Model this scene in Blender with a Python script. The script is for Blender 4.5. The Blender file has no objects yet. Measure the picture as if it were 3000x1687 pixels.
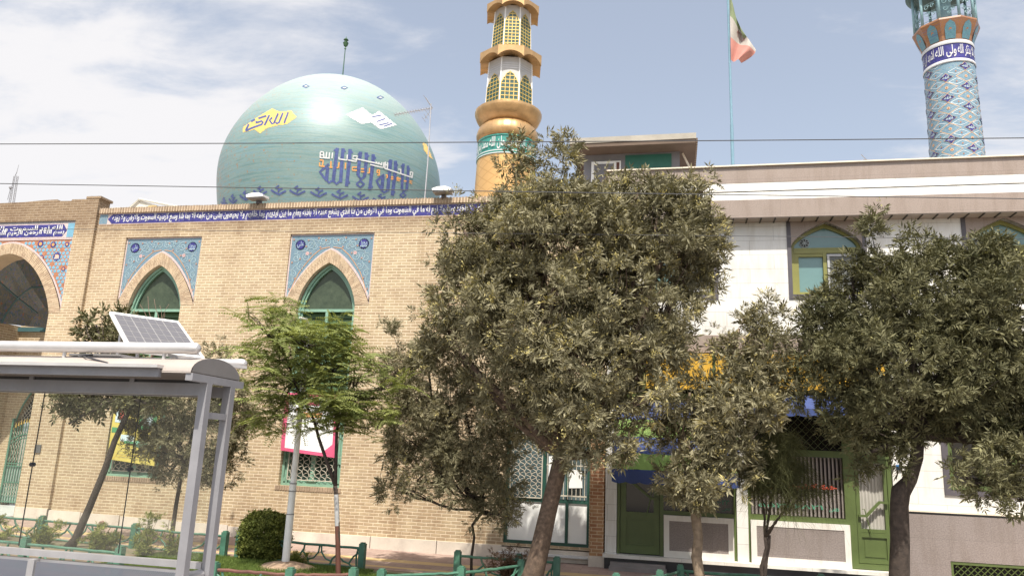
import bpy, math, random
import numpy as np
from mathutils import Vector, Matrix
from mathutils.geometry import tessellate_polygon
random.seed(7); RNG = np.random.default_rng(7)
SC = bpy.context.scene; COL = SC.collection
R_ = math.radians; PI = math.pi

# ------------------------------------------------------------------ camera
F = 2216.0
def _basis(yaw=-12.25, p=12.4, r=2.35):
    yaw, p, r = np.radians([yaw, p, r])
    fw = np.array([np.sin(yaw)*np.cos(p), np.cos(yaw)*np.cos(p), np.sin(p)])
    rt = np.array([np.cos(yaw), -np.sin(yaw), 0]); up = np.cross(rt, fw)
    c, s = np.cos(r), np.sin(r)
    return c*rt+s*up, -s*rt+c*up, fw
RT, UP, FW = _basis(); CAM = np.array([0, 0, 2.4])
def ray(x, y): return RT*(x-1500)/F-UP*(y-843.5)/F+FW
def onY(x, y, Y): d = ray(x, y); return CAM+d*(Y/d[1])
def onZ(x, y, Z): d = ray(x, y); return CAM+d*((Z-2.4)/d[2])
def ov(x, y, Y): return onY(x*1.1646, y*1.1646, Y)      # a pixel of the 2576-wide view on the plane at depth Y
cam = bpy.data.cameras.new('camera'); co = bpy.data.objects.new('camera', cam); COL.objects.link(co)
cam.sensor_width = 36; cam.lens = F/3000*36; cam.clip_end = 2000; cam.clip_start = 0.05
co.matrix_world = Matrix([[RT[0], UP[0], -FW[0], CAM[0]], [RT[1], UP[1], -FW[1], CAM[1]], [RT[2], UP[2], -FW[2], CAM[2]], [0, 0, 0, 1]])
SC.camera = co

# ------------------------------------------------------------------ sun, sky, exposure
SUN_EL, SUN_AZ = 61.0, 9.0                       # azimuth measured from the wall's normal towards +X
sv = Vector((math.sin(R_(SUN_AZ))*math.cos(R_(SUN_EL)), -math.cos(R_(SUN_AZ))*math.cos(R_(SUN_EL)), math.sin(R_(SUN_EL))))
sl = bpy.data.lights.new('sun', 'SUN'); sl.energy = 3.7; sl.angle = R_(0.6); sl.color = (1.0, 0.945, 0.84)
so = bpy.data.objects.new('sun', sl); COL.objects.link(so); so.rotation_euler = (-sv).to_track_quat('-Z', 'Y').to_euler()
SC.view_settings.view_transform = 'Standard'; SC.view_settings.look = 'None'; SC.view_settings.gamma = 1
SC.view_settings.exposure = 0.93
W = bpy.data.worlds.new('World'); SC.world = W; W.use_nodes = True
def build_world():
    nt = W.node_tree; N = nt.nodes; L = nt.links
    for n in list(N): N.remove(n)
    out = N.new('ShaderNodeOutputWorld'); bg = N.new('ShaderNodeBackground'); bg.inputs[1].default_value = 0.105
    sky = N.new('ShaderNodeTexSky'); sky.sky_type = 'NISHITA'; sky.sun_disc = False
    sky.sun_elevation = R_(SUN_EL); sky.sun_rotation = R_(180-SUN_AZ); sky.air_density = 1.2; sky.dust_density = 3.0; sky.ozone_density = 1.0
    tc = N.new('ShaderNodeTexCoord')
    def m(op, a, b=None, c=None, clamp=False):
        n = N.new('ShaderNodeMath'); n.operation = op; n.use_clamp = clamp
        for i, v in enumerate((a, b, c)):
            if v is None: continue
            if isinstance(v, (int, float)): n.inputs[i].default_value = v
            else: L.new(v, n.inputs[i])
        return n.outputs[0]
    sp = N.new('ShaderNodeSeparateXYZ'); L.new(tc.outputs['Generated'], sp.inputs[0])
    zz = m('ADD', sp.outputs[2], 0.12)
    cx = m('DIVIDE', sp.outputs[0], zz); cy = m('DIVIDE', sp.outputs[1], zz)
    cb = N.new('ShaderNodeCombineXYZ'); L.new(cx, cb.inputs[0]); L.new(cy, cb.inputs[1])
    mp = N.new('ShaderNodeMapping'); mp.inputs['Rotation'].default_value = (0, 0, R_(-35)); mp.inputs['Scale'].default_value = (1.0, 1.9, 1)
    L.new(cb.outputs[0], mp.inputs[0])
    def noise(sc, det, off=0.0, ro=0.55):
        n = N.new('ShaderNodeTexNoise'); n.inputs['Scale'].default_value = sc; n.inputs['Detail'].default_value = det; n.inputs['Roughness'].default_value = ro
        n.inputs['Distortion'].default_value = 0.25
        ad = N.new('ShaderNodeVectorMath'); ad.operation = 'ADD'; ad.inputs[1].default_value = (off, off*0.7, 0); L.new(mp.outputs[0], ad.inputs[0]); L.new(ad.outputs[0], n.inputs['Vector'])
        return n.outputs[0]
    big = noise(0.8, 3, 3.1); fine = noise(2.6, 8, 9.2, 0.6)
    # bank of cloud fills the upper left of the view; clear to the right of the gold minaret, thin again far right
    import_dir = ray(250, 100); import_dir = import_dir/np.linalg.norm(import_dir)
    dr = ray(2850, 260); dr = dr/np.linalg.norm(dr)
    dc = ray(1900, 250); dc = dc/np.linalg.norm(dc)
    def lobe(d, pw, amp):
        dp = N.new('ShaderNodeVectorMath'); dp.operation = 'DOT_PRODUCT'; L.new(tc.outputs['Generated'], dp.inputs[0]); dp.inputs[1].default_value = tuple(d)
        return m('MULTIPLY', m('POWER', m('MAXIMUM', dp.outputs['Value'], 0.0), pw), amp)
    bias = m('ADD', lobe(import_dir, 9, 0.35), lobe(dr, 50, 0.24)); bias = m('SUBTRACT', bias, lobe(dc, 16, 0.26))
    s = m('ADD', m('MULTIPLY', big, 0.62), m('MULTIPLY', fine, 0.72)); s = m('ADD', s, bias)
    fac = N.new('ShaderNodeMapRange'); fac.interpolation_type = 'SMOOTHSTEP'
    fac.inputs[1].default_value = 0.70; fac.inputs[2].default_value = 0.99; fac.inputs[3].default_value = 0.14; fac.inputs[4].default_value = 0.97
    L.new(s, fac.inputs[0])
    hs = N.new('ShaderNodeHueSaturation'); hs.inputs['Saturation'].default_value = 0.72; hs.inputs['Value'].default_value = 1.0; L.new(sky.outputs[0], hs.inputs['Color'])
    mx = N.new('ShaderNodeMix'); mx.data_type = 'RGBA'; L.new(fac.outputs[0], mx.inputs[0]); L.new(hs.outputs[0], mx.inputs[6]); mx.inputs[7].default_value = (4.75, 4.68, 4.75, 1)
    L.new(mx.outputs[2], bg.inputs[0]); L.new(bg.outputs[0], out.inputs[0])
build_world()

# ------------------------------------------------------------------ materials
MAT = {}
class NT:
    def __init__(s, name):
        s.m = bpy.data.materials.new(name); s.m.use_nodes = True; s.N = s.m.node_tree.nodes; s.L = s.m.node_tree.links
        s.b = s.N['Principled BSDF']; s.out = s.N['Material Output']; s.tc = s.N.new('ShaderNodeTexCoord')
    def link(s, a, b): s.L.new(a, b)
    def put(s, v, sock):
        if isinstance(v, (int, float)): sock.default_value = v
        elif isinstance(v, (tuple, list)): sock.default_value = tuple(v)+((1,) if len(v) == 3 and sock.type == 'RGBA' else ())
        else: s.L.new(v, sock)
    def math(s, op, a, b=0.0, clamp=False):
        n = s.N.new('ShaderNodeMath'); n.operation = op; n.use_clamp = clamp; s.put(a, n.inputs[0]); s.put(b, n.inputs[1]); return n.outputs[0]
    def noise(s, sc, det=3, vec=None, ro=0.55, dist=0.0):
        n = s.N.new('ShaderNodeTexNoise'); n.inputs['Scale'].default_value = sc; n.inputs['Detail'].default_value = det; n.inputs['Roughness'].default_value = ro; n.inputs['Distortion'].default_value = dist
        s.L.new(vec or s.tc.outputs['Object'], n.inputs['Vector']); return n.outputs[0]
    def ramp(s, fac, stops, interp='LINEAR'):
        n = s.N.new('ShaderNodeValToRGB'); n.color_ramp.interpolation = interp
        el = n.color_ramp.elements
        while len(el) < len(stops): el.new(0.5)
        for e, (p, c) in zip(el, stops): e.position = p; e.color = tuple(c)+(1,)
        s.put(fac, n.inputs[0]); return n.outputs[0]
    def mix(s, fac, a, b, mode='MIX'):
        n = s.N.new('ShaderNodeMix'); n.data_type = 'RGBA'; n.blend_type = mode; s.put(fac, n.inputs[0]); s.put(a, n.inputs[6]); s.put(b, n.inputs[7]); return n.outputs[2]
    def mapping(s, scale=(1, 1, 1), rot=(0, 0, 0), vec=None):
        n = s.N.new('ShaderNodeMapping'); n.inputs['Scale'].default_value = scale; n.inputs['Rotation'].default_value = rot; s.L.new(vec or s.tc.outputs['Object'], n.inputs[0]); return n.outputs[0]
    def bump(s, h, st=0.3, d=0.01):
        n = s.N.new('ShaderNodeBump'); n.inputs['Strength'].default_value = st; n.inputs['Distance'].default_value = d; s.put(h, n.inputs['Height']); s.L.new(n.outputs[0], s.b.inputs['Normal'])
    def wallvec(s):
        sp = s.N.new('ShaderNodeSeparateXYZ'); s.L.new(s.tc.outputs['Object'], sp.inputs[0]); c = s.N.new('ShaderNodeCombineXYZ')
        s.L.new(s.math('ADD', sp.outputs[0], sp.outputs[1]), c.inputs[0]); s.L.new(sp.outputs[2], c.inputs[1]); return c.outputs[0], sp
    def fin(s, rough=0.6, metal=0.0, spec=0.5):
        s.put(rough, s.b.inputs['Roughness']); s.b.inputs['Metallic'].default_value = metal; s.b.inputs['Specular IOR Level'].default_value = spec; return s.m
def pm(name, col, rough=0.6, metal=0.0, var=0.12, sc=3.0, bump=0.0, bs=60, spec=0.5, dirt=None):
    if name in MAT: return MAT[name]
    n = NT(name); f = n.noise(sc, 5); lo = [c*(1-var) for c in col]; hi = [min(1, c*(1+var)) for c in col]
    c = n.ramp(f, [(0.3, lo), (0.7, hi)])
    f2 = n.noise(sc*14, 3); c = n.mix(0.5, c, n.ramp(f2, [(0.3, [1-var*0.8]*3), (0.7, [1.0]*3)]), 'MULTIPLY')
    if dirt:
        f3 = n.noise(sc*0.7, 6, n.mapping((1, 1, 0.35)), 0.65); c = n.mix(n.ramp(f3, [(0.52, (0, 0, 0)), (0.72, (0.7, 0.7, 0.7))]), c, dirt)
    n.put(c, n.b.inputs['Base Color'])
    if bump: n.bump(n.noise(bs, 3), bump, 0.01)
    MAT[name] = n.fin(rough, metal, spec); return MAT[name]

def brick_mat(name, c1, c2, cm, bw=0.25, rh=0.079, soot=None, base_tint=None):
    n = NT(name); v, sp = n.wallvec()
    wob = n.N.new('ShaderNodeVectorMath'); wob.operation = 'MULTIPLY_ADD'; nn = n.N.new('ShaderNodeTexNoise'); nn.inputs['Scale'].default_value = 2.2; n.L.new(v, nn.inputs['Vector'])
    n.L.new(nn.outputs['Color'], wob.inputs[0]); wob.inputs[1].default_value = (0.018, 0.018, 0); n.L.new(v, wob.inputs[2])
    b = n.N.new('ShaderNodeTexBrick'); n.L.new(wob.outputs[0], b.inputs['Vector']); b.offset = 0.5
    b.inputs['Scale'].default_value = 1; b.inputs['Brick Width'].default_value = bw; b.inputs['Row Height'].default_value = rh
    b.inputs['Mortar Size'].default_value = 0.011; b.inputs['Mortar Smooth'].default_value = 0.35; b.inputs['Bias'].default_value = -0.1
    b.inputs['Color1'].default_value = tuple(c1)+(1,); b.inputs['Color2'].default_value = tuple(c2)+(1,); b.inputs['Mortar'].default_value = tuple(cm)+(1,)
    c = b.outputs['Color']
    f = n.noise(7.0, 4, v, 0.7); c = n.mix(0.55, c, n.ramp(f, [(0.3, (0.72, 0.70, 0.68)), (0.68, (1.0, 1.0, 1.0))]), 'MULTIPLY')
    f = n.noise(0.55, 5, v, 0.6); c = n.mix(0.75, c, n.ramp(f, [(0.35, (0.80, 0.74, 0.70)), (0.65, (1.0, 0.98, 0.94))]), 'MULTIPLY')
    f = n.noise(0.9, 6, n.mapping((2.2, 0.25, 1), vec=v), 0.65); c = n.mix(0.6, c, n.ramp(f, [(0.36, (0.86, 0.83, 0.80)), (0.5, (1, 1, 1))]), 'MULTIPLY')
    st_ = n.noise(1.6, 6, n.mapping((1, .55, 1), vec=v), 0.7); lowz = n.math('SUBTRACT', 1.0, n.math('MULTIPLY', sp.outputs[2], 0.55), True)
    c = n.mix(n.math('MULTIPLY', n.ramp(n.math('ADD', st_, n.math('MULTIPLY', lowz, 0.13)), [(.56, (0, 0, 0)), (.70, (1, 1, 1))]), 0.45), c, (0.66, 0.56, 0.49), 'MULTIPLY')
    if soot:      # weathered top courses
        h = n.math('ADD', sp.outputs[2], n.math('MULTIPLY', n.noise(1.3, 5, v), 0.9)); fac = n.ramp(n.math('MULTIPLY', n.math('SUBTRACT', h, soot), 1.6, True), [(0, (0, 0, 0)), (1, (0.9, 0.9, 0.9))])
        c = n.mix(fac, c, n.mix(1.0, c, (0.50, 0.45, 0.44), 'MULTIPLY'))
    n.put(c, n.b.inputs['Base Color']); h = n.math('SUBTRACT', 1.0, b.outputs['Fac']); h = n.math('ADD', h, n.math('MULTIPLY', n.noise(45, 3, v), 0.35)); n.bump(h, 0.6, 0.012)
    return n.fin(0.88, 0, 0.25)
M_BRICK = brick_mat('brick', (0.53, 0.425, 0.285), (0.42, 0.32, 0.215), (0.74, 0.65, 0.49), soot=8.45)
M_BRICKR = brick_mat('brick_orange', (0.50, 0.31, 0.17), (0.40, 0.19, 0.11), (0.68, 0.53, 0.37), soot=None)
def blocks_mat(name, col, mort, bw, rh, var=0.08, ms=0.004, rough=0.5, grain=0.0, spec=0.4):
    n = NT(name); v, sp = n.wallvec(); b = n.N.new('ShaderNodeTexBrick'); n.L.new(v, b.inputs['Vector']); b.offset = 0.5
    b.inputs['Scale'].default_value = 1; b.inputs['Brick Width'].default_value = bw; b.inputs['Row Height'].default_value = rh; b.inputs['Mortar Size'].default_value = ms
    b.inputs['Color1'].default_value = tuple(col)+(1,); b.inputs['Color2'].default_value = tuple(c*(1-var) for c in col)+(1,); b.inputs['Mortar'].default_value = tuple(mort)+(1,)
    c = b.outputs['Color']; c = n.mix(0.6, c, n.ramp(n.noise(1.2, 6, v, 0.65), [(0.35, [0.86, 0.84, 0.82]), (0.6, [1, 1, 1])]), 'MULTIPLY')
    c = n.mix(0.5, c, n.ramp(n.noise(2.2, 6, n.mapping((1.6, .22, 1), vec=v), 0.7), [(0.40, [0.80, 0.77, 0.73]), (0.52, [1, 1, 1])]), 'MULTIPLY')
    if grain: c = n.mix(grain, c, n.ramp(n.noise(38, 2, v, 0.8), [(0.35, [0.55]*3), (0.65, [1.25]*3)]), 'MULTIPLY')
    n.put(c, n.b.inputs['Base Color']); return n.fin(rough, 0, spec)
M_WSTONE = blocks_mat('white_stone', (0.74, 0.725, 0.69), (0.42, 0.40, 0.37), 1.1, 0.345, 0.05)
M_GSTONE = blocks_mat('grey_granite', (0.27, 0.23, 0.215), (0.21, 0.18, 0.17), 1.6, 0.52, 0.06, grain=0.5, rough=0.45)
M_BAND = blocks_mat('taupe_stone', (0.325, 0.262, 0.225), (0.25, 0.20, 0.18), 1.9, 0.9, 0.06, grain=0.3, rough=0.5)
M_PLINTH = pm('plinth_stone', (0.60, 0.53, 0.45), 0.8, var=0.14, sc=1.5, bump=0.3, dirt=(0.36, 0.29, 0.25))
M_GREEN = pm('green_paint', (0.10, 0.22, 0.16), 0.45, var=0.2, sc=3)
M_GREENL = pm('green_frame', (0.21, 0.36, 0.27), 0.45, var=0.15, sc=3)
M_DKGREEN = pm('dark_green_paint', (0.02, 0.075, 0.055), 0.4, var=0.2)
M_OLIVE = pm('olive_green_paint', (0.088, 0.122, 0.036), 0.45, var=0.12, sc=2.0, dirt=(0.10, 0.14, 0.04))
M_LIME = pm('gold_green_frame', (0.21, 0.205, 0.055), 0.4, var=0.1)
M_SLATE = pm('slate_trim', (0.085, 0.075, 0.085), 0.5, var=0.15)
M_WHITE = pm('white_paint', (0.80, 0.80, 0.78), 0.5, var=0.04)
M_WPANEL = pm('white_panel', (0.82, 0.82, 0.80), 0.45, var=0.03)
M_BLACK = pm('black_stone', (0.03, 0.03, 0.035), 0.35, var=0.3)
M_DARK = pm('dark_interior', (0.012, 0.011, 0.010), 0.7)
M_NAVY = pm('navy_tile', (0.045, 0.04, 0.20), 0.3, var=0.35, sc=6)
M_TWHITE = pm('white_glaze', (0.60, 0.60, 0.60), 0.3, var=0.05)
M_TEALW = pm('teal_glass', (0.13, 0.23, 0.225), 0.12, var=0.10, sc=0.7, spec=0.7)
M_GOLD = pm('gold_metal', (0.52, 0.32, 0.145), 0.36, 0.5, var=0.16, sc=3.0, dirt=(0.36, 0.22, 0.10))
M_GOLDL = pm('gold_lattice', (0.56, 0.40, 0.11), 0.45, 0.2, var=0.08)
M_STEEL = pm('brushed_steel', (0.46, 0.45, 0.46), 0.42, 0.55, var=0.10, sc=4)
M_STEELL = pm('aluminium_tube', (0.58, 0.56, 0.55), 0.38, 0.45, var=0.08, sc=4)
M_SHPAINT = pm('grey_post_paint', (0.26, 0.255, 0.27), 0.5, 0.1, var=0.12, sc=3, dirt=(0.22, 0.20, 0.19))
M_IRON = pm('light_iron', (0.50, 0.46, 0.38), 0.6, var=0.1)
M_WIRE = pm('wire_rubber', (0.07, 0.07, 0.075), 0.6)
M_CREAM = pm('cream_coping', (0.70, 0.62, 0.50), 0.6, var=0.08)
M_CONC = pm('concrete', (0.42, 0.38, 0.36), 0.85, var=0.12, bump=0.3)
M_FENCE = pm('fence_green', (0.055, 0.15, 0.10), 0.6, var=0.25, sc=6, bump=0.5, bs=25, dirt=(0.12, 0.20, 0.15))
M_RUST = pm('rusty_iron', (0.14, 0.06, 0.045), 0.8, var=0.3)
M_ORANGE = pm('orange_glaze', (0.72, 0.33, 0.10), 0.35, var=0.1)
M_YELLOW = pm('yellow_glaze', (0.75, 0.50, 0.14), 0.35, var=0.16, sc=9)
M_DBLUE = pm('dome_blue_glaze', (0.075, 0.10, 0.26), 0.35, var=0.3, sc=9)
M_LBLUE = pm('light_blue_glaze', (0.17, 0.36, 0.48), 0.3, var=0.12, sc=8)
M_TERRA = pm('terracotta_tile', (0.40, 0.17, 0.09), 0.5, var=0.2, sc=9)
M_PINKW = pm('pinkish_border_tile', (0.58, 0.47, 0.45), 0.4, var=0.22, sc=25)
M_AQUA = pm('aqua_paint', (0.23, 0.37, 0.40), 0.45, var=0.1)

def tile_mat(name, base, alt, spots, sc=18, rough=0.3):
    n = NT(name); v, sp = n.wallvec()
    vo = n.N.new('ShaderNodeTexVoronoi'); vo.inputs['Scale'].default_value = sc; n.L.new(v, vo.inputs['Vector'])
    c = n.ramp(n.noise(sc*0.9, 4, v, 0.7, 1.2), [(0.40, base), (0.47, alt), (0.53, base), (0.6, alt)])
    c = n.mix(n.ramp(vo.outputs['Distance'], [(0.12, (1, 1, 1)), (0.2, (0, 0, 0))]), c, spots)
    c = n.mix(n.ramp(n.noise(sc*2.2, 3, v, 0.7), [(0.56, (0, 0, 0)), (0.62, (0.8, 0.8, 0.8))]), c, (0.10, 0.12, 0.30))
    n.put(c, n.b.inputs['Base Color']); return n.fin(rough)
M_ARAB = tile_mat('arabesque_tile', (0.10, 0.19, 0.245), (0.22, 0.30, 0.33), (0.34, 0.25, 0.22))
M_VAULT = tile_mat('vault_tile', (0.05, 0.10, 0.12), (0.20, 0.16, 0.11), (0.26, 0.10, 0.06), 5)
M_MINT = tile_mat('minaret_tile', (0.12, 0.24, 0.31), (0.25, 0.34, 0.38), (0.36, 0.26, 0.20), 12)
M_CROWN = tile_mat('crown_tile', (0.30, 0.13, 0.05), (0.34, 0.17, 0.07), (0.24, 0.10, 0.05), 22)
M_CROWNB = tile_mat('crown_medallion_tile', (0.09, 0.22, 0.27), (0.14, 0.30, 0.34), (0.30, 0.20, 0.14), 14)

def dome_mat():
    n = NT('dome_tile'); sp = n.N.new('ShaderNodeSeparateXYZ'); n.L.new(n.tc.outputs['Object'], sp.inputs[0])
    ang = n.math('ARCTAN2', sp.outputs[0], n.math('MULTIPLY', sp.outputs[1], -1.0)); c3 = n.N.new('ShaderNodeCombineXYZ')
    n.put(n.math('MULTIPLY', ang, 2.0), c3.inputs[0]); n.put(n.math('MULTIPLY', sp.outputs[2], 11.0), c3.inputs[1])
    f = n.noise(1.0, 7, c3.outputs[0], 0.72, 0.3)
    c = n.ramp(f, [(0.26, (0.09, 0.15, 0.16)), (0.42, (0.15, 0.26, 0.26)), (0.52, (0.27, 0.33, 0.30)), (0.60, (0.15, 0.29, 0.35)), (0.74, (0.36, 0.47, 0.49))])
    c = n.mix(0.35, c, (0.17, 0.275, 0.30)); c = n.mix(0.7, c, n.ramp(n.noise(0.35, 4), [(0.3, (0.82, 0.86, 0.84)), (0.7, (1.12, 1.08, 1.05))]), 'MULTIPLY')
    c4 = n.N.new('ShaderNodeCombineXYZ'); n.put(n.math('MULTIPLY', ang, 30.0), c4.inputs[0]); n.put(n.math('MULTIPLY', sp.outputs[2], 16.0), c4.inputs[1])
    b = n.N.new('ShaderNodeTexBrick'); n.L.new(c4.outputs[0], b.inputs['Vector']); b.inputs['Scale'].default_value = 1.0; b.inputs['Mortar Size'].default_value = 0.02
    b.inputs['Color1'].default_value = (1, 1, 1, 1); b.inputs['Color2'].default_value = (0.86, 0.88, 0.88, 1); b.inputs['Mortar'].default_value = (0.75, 0.78, 0.72, 1)
    c = n.mix(0.95, c, b.outputs['Color'], 'MULTIPLY')
    # missing and rusty tiles gather on the left shoulder and round the upper ring
    left = n.math('MULTIPLY', n.math('SUBTRACT', 0.25, ang, False), 0.09); f = n.math('ADD', n.noise(9, 4, None, 0.75), left)
    f = n.math('ADD', f, n.math('MULTIPLY', n.noise(0.7, 2), 0.10))
    c = n.mix(n.ramp(f, [(0.70, (0, 0, 0)), (0.735, (1, 1, 1))]), c, (0.30, 0.17, 0.09))
    up = n.math('MULTIPLY', n.math('SUBTRACT', sp.outputs[2], 4.3), 0.22, True); c = n.mix(up, c, (0.45, 0.50, 0.46))  # paler crown: discoloured tiles, plus some of the highlight painted into the colour
    n.put(c, n.b.inputs['Base Color']); n.bump(n.math('ADD', n.math('MULTIPLY', b.outputs['Fac'], -1.0), n.noise(60, 2)), 0.12, 0.01)
    return n.fin(0.42, 0, 0.40)
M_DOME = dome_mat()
def leaf_mat(name, stops, rough=0.65, spec=0.2, trans=0.12):
    n = NT(name); a = n.N.new('ShaderNodeAttribute'); a.attribute_name = 'tint'; a.attribute_type = 'GEOMETRY'
    c = n.ramp(a.outputs['Fac'], stops); n.put(c, n.b.inputs['Base Color']); n.fin(rough, 0, spec)
    tr = n.N.new('ShaderNodeBsdfTranslucent'); n.put(n.mix(1.0, c, (1.3, 1.3, 0.7), 'MULTIPLY'), tr.inputs[0]); mx = n.N.new('ShaderNodeMixShader'); mx.inputs[0].default_value = trans
    n.L.new(n.b.outputs[0], mx.inputs[1]); n.L.new(tr.outputs[0], mx.inputs[2]); n.L.new(mx.outputs[0], n.out.inputs[0]); return n.m
M_ASH = leaf_mat('ash_leaf', [(0.0, (0.07, 0.064, 0.036)), (0.5, (0.185, 0.168, 0.098)), (0.78, (0.31, 0.28, 0.18)), (0.80, (0.36, 0.30, 0.12)), (1.0, (0.54, 0.47, 0.20))])
M_ASH2 = leaf_mat('dark_ash_leaf', [(0.0, (0.038, 0.043, 0.018)), (0.5, (0.12, 0.113, 0.056)), (0.8, (0.20, 0.19, 0.105)), (1.0, (0.30, 0.28, 0.11))])
M_FEATH = leaf_mat('feather_leaf', [(0.0, (0.08, 0.105, 0.035)), (0.5, (0.22, 0.25, 0.085)), (1.0, (0.36, 0.38, 0.14))], trans=0.3)
M_BUSH = leaf_mat('bush_leaf', [(0.0, (0.04, 0.055, 0.012)), (0.5, (0.12, 0.14, 0.03)), (1.0, (0.26, 0.27, 0.07))])
M_BROOM = leaf_mat('broom_leaf', [(0.0, (0.04, 0.045, 0.018)), (1.0, (0.12, 0.12, 0.05))])
M_GRASS = leaf_mat('grass_blade', [(0.0, (0.06, 0.10, 0.02)), (1.0, (0.16, 0.21, 0.05))], trans=0.2)
M_BARK = pm('ash_bark', (0.115, 0.078, 0.055), 0.9, var=0.45, sc=14, bump=1.0, bs=40, dirt=(0.07, 0.05, 0.04))
M_BARKD = pm('dark_bark', (0.05, 0.036, 0.028), 0.9, var=0.4, sc=14, bump=1.0, bs=40)
M_BARKL = pm('pale_bark', (0.22, 0.165, 0.115), 0.9, var=0.4, sc=9, bump=1.0, bs=30, dirt=(0.10, 0.07, 0.05))

# ------------------------------------------------------------------ mesh helpers
ORG = {}
class MB:
    def __init__(s): s.v = []; s.f = []; s.mi = []
    def add(s, vs, fs, mi=0):
        o = len(s.v); s.v.extend([tuple(map(float, p)) for p in vs]); s.f.extend([tuple(i+o for i in f) for f in fs]); s.mi.extend([mi]*len(fs)); return s
    def box(s, x0, x1, y0, y1, z0, z1, mi=0):
        vs = [(x, y, z) for z in (z0, z1) for y in (y0, y1) for x in (x0, x1)]
        return s.add(vs, [(0, 2, 3, 1), (4, 5, 7, 6), (0, 1, 5, 4), (2, 6, 7, 3), (0, 4, 6, 2), (1, 3, 7, 5)], mi)
    def obox(s, c, ax, ay, az, mi=0):                 # oriented box from half-axis vectors
        c, ax, ay, az = map(np.array, (c, ax, ay, az)); vs = [c+i*ax+j*ay+k*az for k in (-1, 1) for j in (-1, 1) for i in (-1, 1)]
        return s.add(vs, [(0, 2, 3, 1), (4, 5, 7, 6), (0, 1, 5, 4), (2, 6, 7, 3), (0, 4, 6, 2), (1, 3, 7, 5)], mi)
    def bar(s, a, b, w, d=None, mi=0):                # square bar between two points
        a = np.array(a, float); b = np.array(b, float); t = b-a; L = np.linalg.norm(t)
        if L < 1e-6: return s
        t /= L; u = np.cross(t, (0, 1, 0)); u = u/np.linalg.norm(u) if np.linalg.norm(u) > 1e-3 else np.array([1., 0, 0]); v = np.cross(t, u)
        return s.obox((a+b)/2, t*L/2, u*w/2, v*(d or w)/2, mi)
    def tube(s, pts, rad, n=8, mi=0, caps=True):
        pts = [np.array(p, float) for p in pts]; k = len(pts)
        if not hasattr(rad, '__len__'): rad = [rad]*k
        T = [(pts[min(i+1, k-1)]-pts[max(i-1, 0)]) for i in range(k)]; T = [t/(np.linalg.norm(t)+1e-9) for t in T]
        u = np.cross(T[0], (0.3, 0.2, 1)); u /= np.linalg.norm(u)+1e-9; vs = []
        for i in range(k):
            u = u-T[i]*(u@T[i]); u /= np.linalg.norm(u)+1e-9; w = np.cross(T[i], u)
            for j in range(n): a = 2*PI*j/n; vs.append(pts[i]+rad[i]*(math.cos(a)*u+math.sin(a)*w))
        fs = [(i*n+j, i*n+(j+1) % n, (i+1)*n+(j+1) % n, (i+1)*n+j) for i in range(k-1) for j in range(n)]
        if caps: fs += [tuple(range(n-1, -1, -1)), tuple((k-1)*n+j for j in range(n))]
        return s.add(vs, fs, mi)
    def lathe(s, prof, c=(0, 0, 0), n=48, mi=0, a0=0.0, mod=None):
        vs = []
        for r, z in prof:
            for j in range(n):
                a = a0+2*PI*j/n; rr = r*(mod(a) if mod else 1); vs.append((c[0]+rr*math.sin(a), c[1]-rr*math.cos(a), c[2]+z))
        k = len(prof); return s.add(vs, [(i*n+j, i*n+(j+1) % n, (i+1)*n+(j+1) % n, (i+1)*n+j) for i in range(k-1) for j in range(n)], mi)
    def poly(s, loops, fn, mi=0):                     # filled 2-D polygon with holes, mapped by fn
        P = [[Vector((a, b, 0)) for a, b in lp] for lp in loops]; tr = tessellate_polygon(P); flat = [p for lp in loops for p in lp]
        fs = []
        for t in tr:
            a, b, c = [flat[i] for i in t]; ar = (b[0]-a[0])*(c[1]-a[1])-(c[0]-a[0])*(b[1]-a[1])
            if abs(ar) > 1e-10: fs.append(tuple(t) if ar > 0 else tuple(reversed(t)))
        return s.add([fn(a, b) for a, b in flat], fs, mi)
    def prism(s, loops, Y0, Y1, mi=0, back=False):    # X-Z polygon extruded from Y0 (front) to Y1
        s.poly(loops, lambda a, b: (a, Y0, b), mi)
        for lp in loops:
            n = len(lp); s.add([(a, Y0, b) for a, b in lp]+[(a, Y1, b) for a, b in lp], [(i, (i+1) % n, n+(i+1) % n, n+i) for i in range(n)], mi)
        if back: s.poly(loops, lambda a, b: (a, Y1, b), mi)
        return s
    def ribbon(s, pts, w, fn, mi=0, closed=False):    # flat stroke of width w along 2-D points
        pts = [np.array(p, float) for p in pts]; k = len(pts)
        if closed: pts = pts+[pts[0]]; k += 1
        L = []; Rr = []
        for i in range(k):
            t = pts[min(i+1, k-1)]-pts[max(i-1, 0)]; t /= np.linalg.norm(t)+1e-9; nn = np.array([-t[1], t[0]]); L.append(pts[i]+nn*w/2); Rr.append(pts[i]-nn*w/2)
        return s.add([fn(*p) for p in L]+[fn(*p) for p in Rr], [(k+i, k+i+1, i+1, i) for i in range(k-1)], mi)
    def disc(s, c, rx, rz, fn, n=10, mi=0, a0=0.0):
        return s.add([fn(c[0]+rx*math.cos(a0+2*PI*i/n), c[1]+rz*math.sin(a0+2*PI*i/n)) for i in range(n)], [tuple(range(n))], mi)
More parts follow.
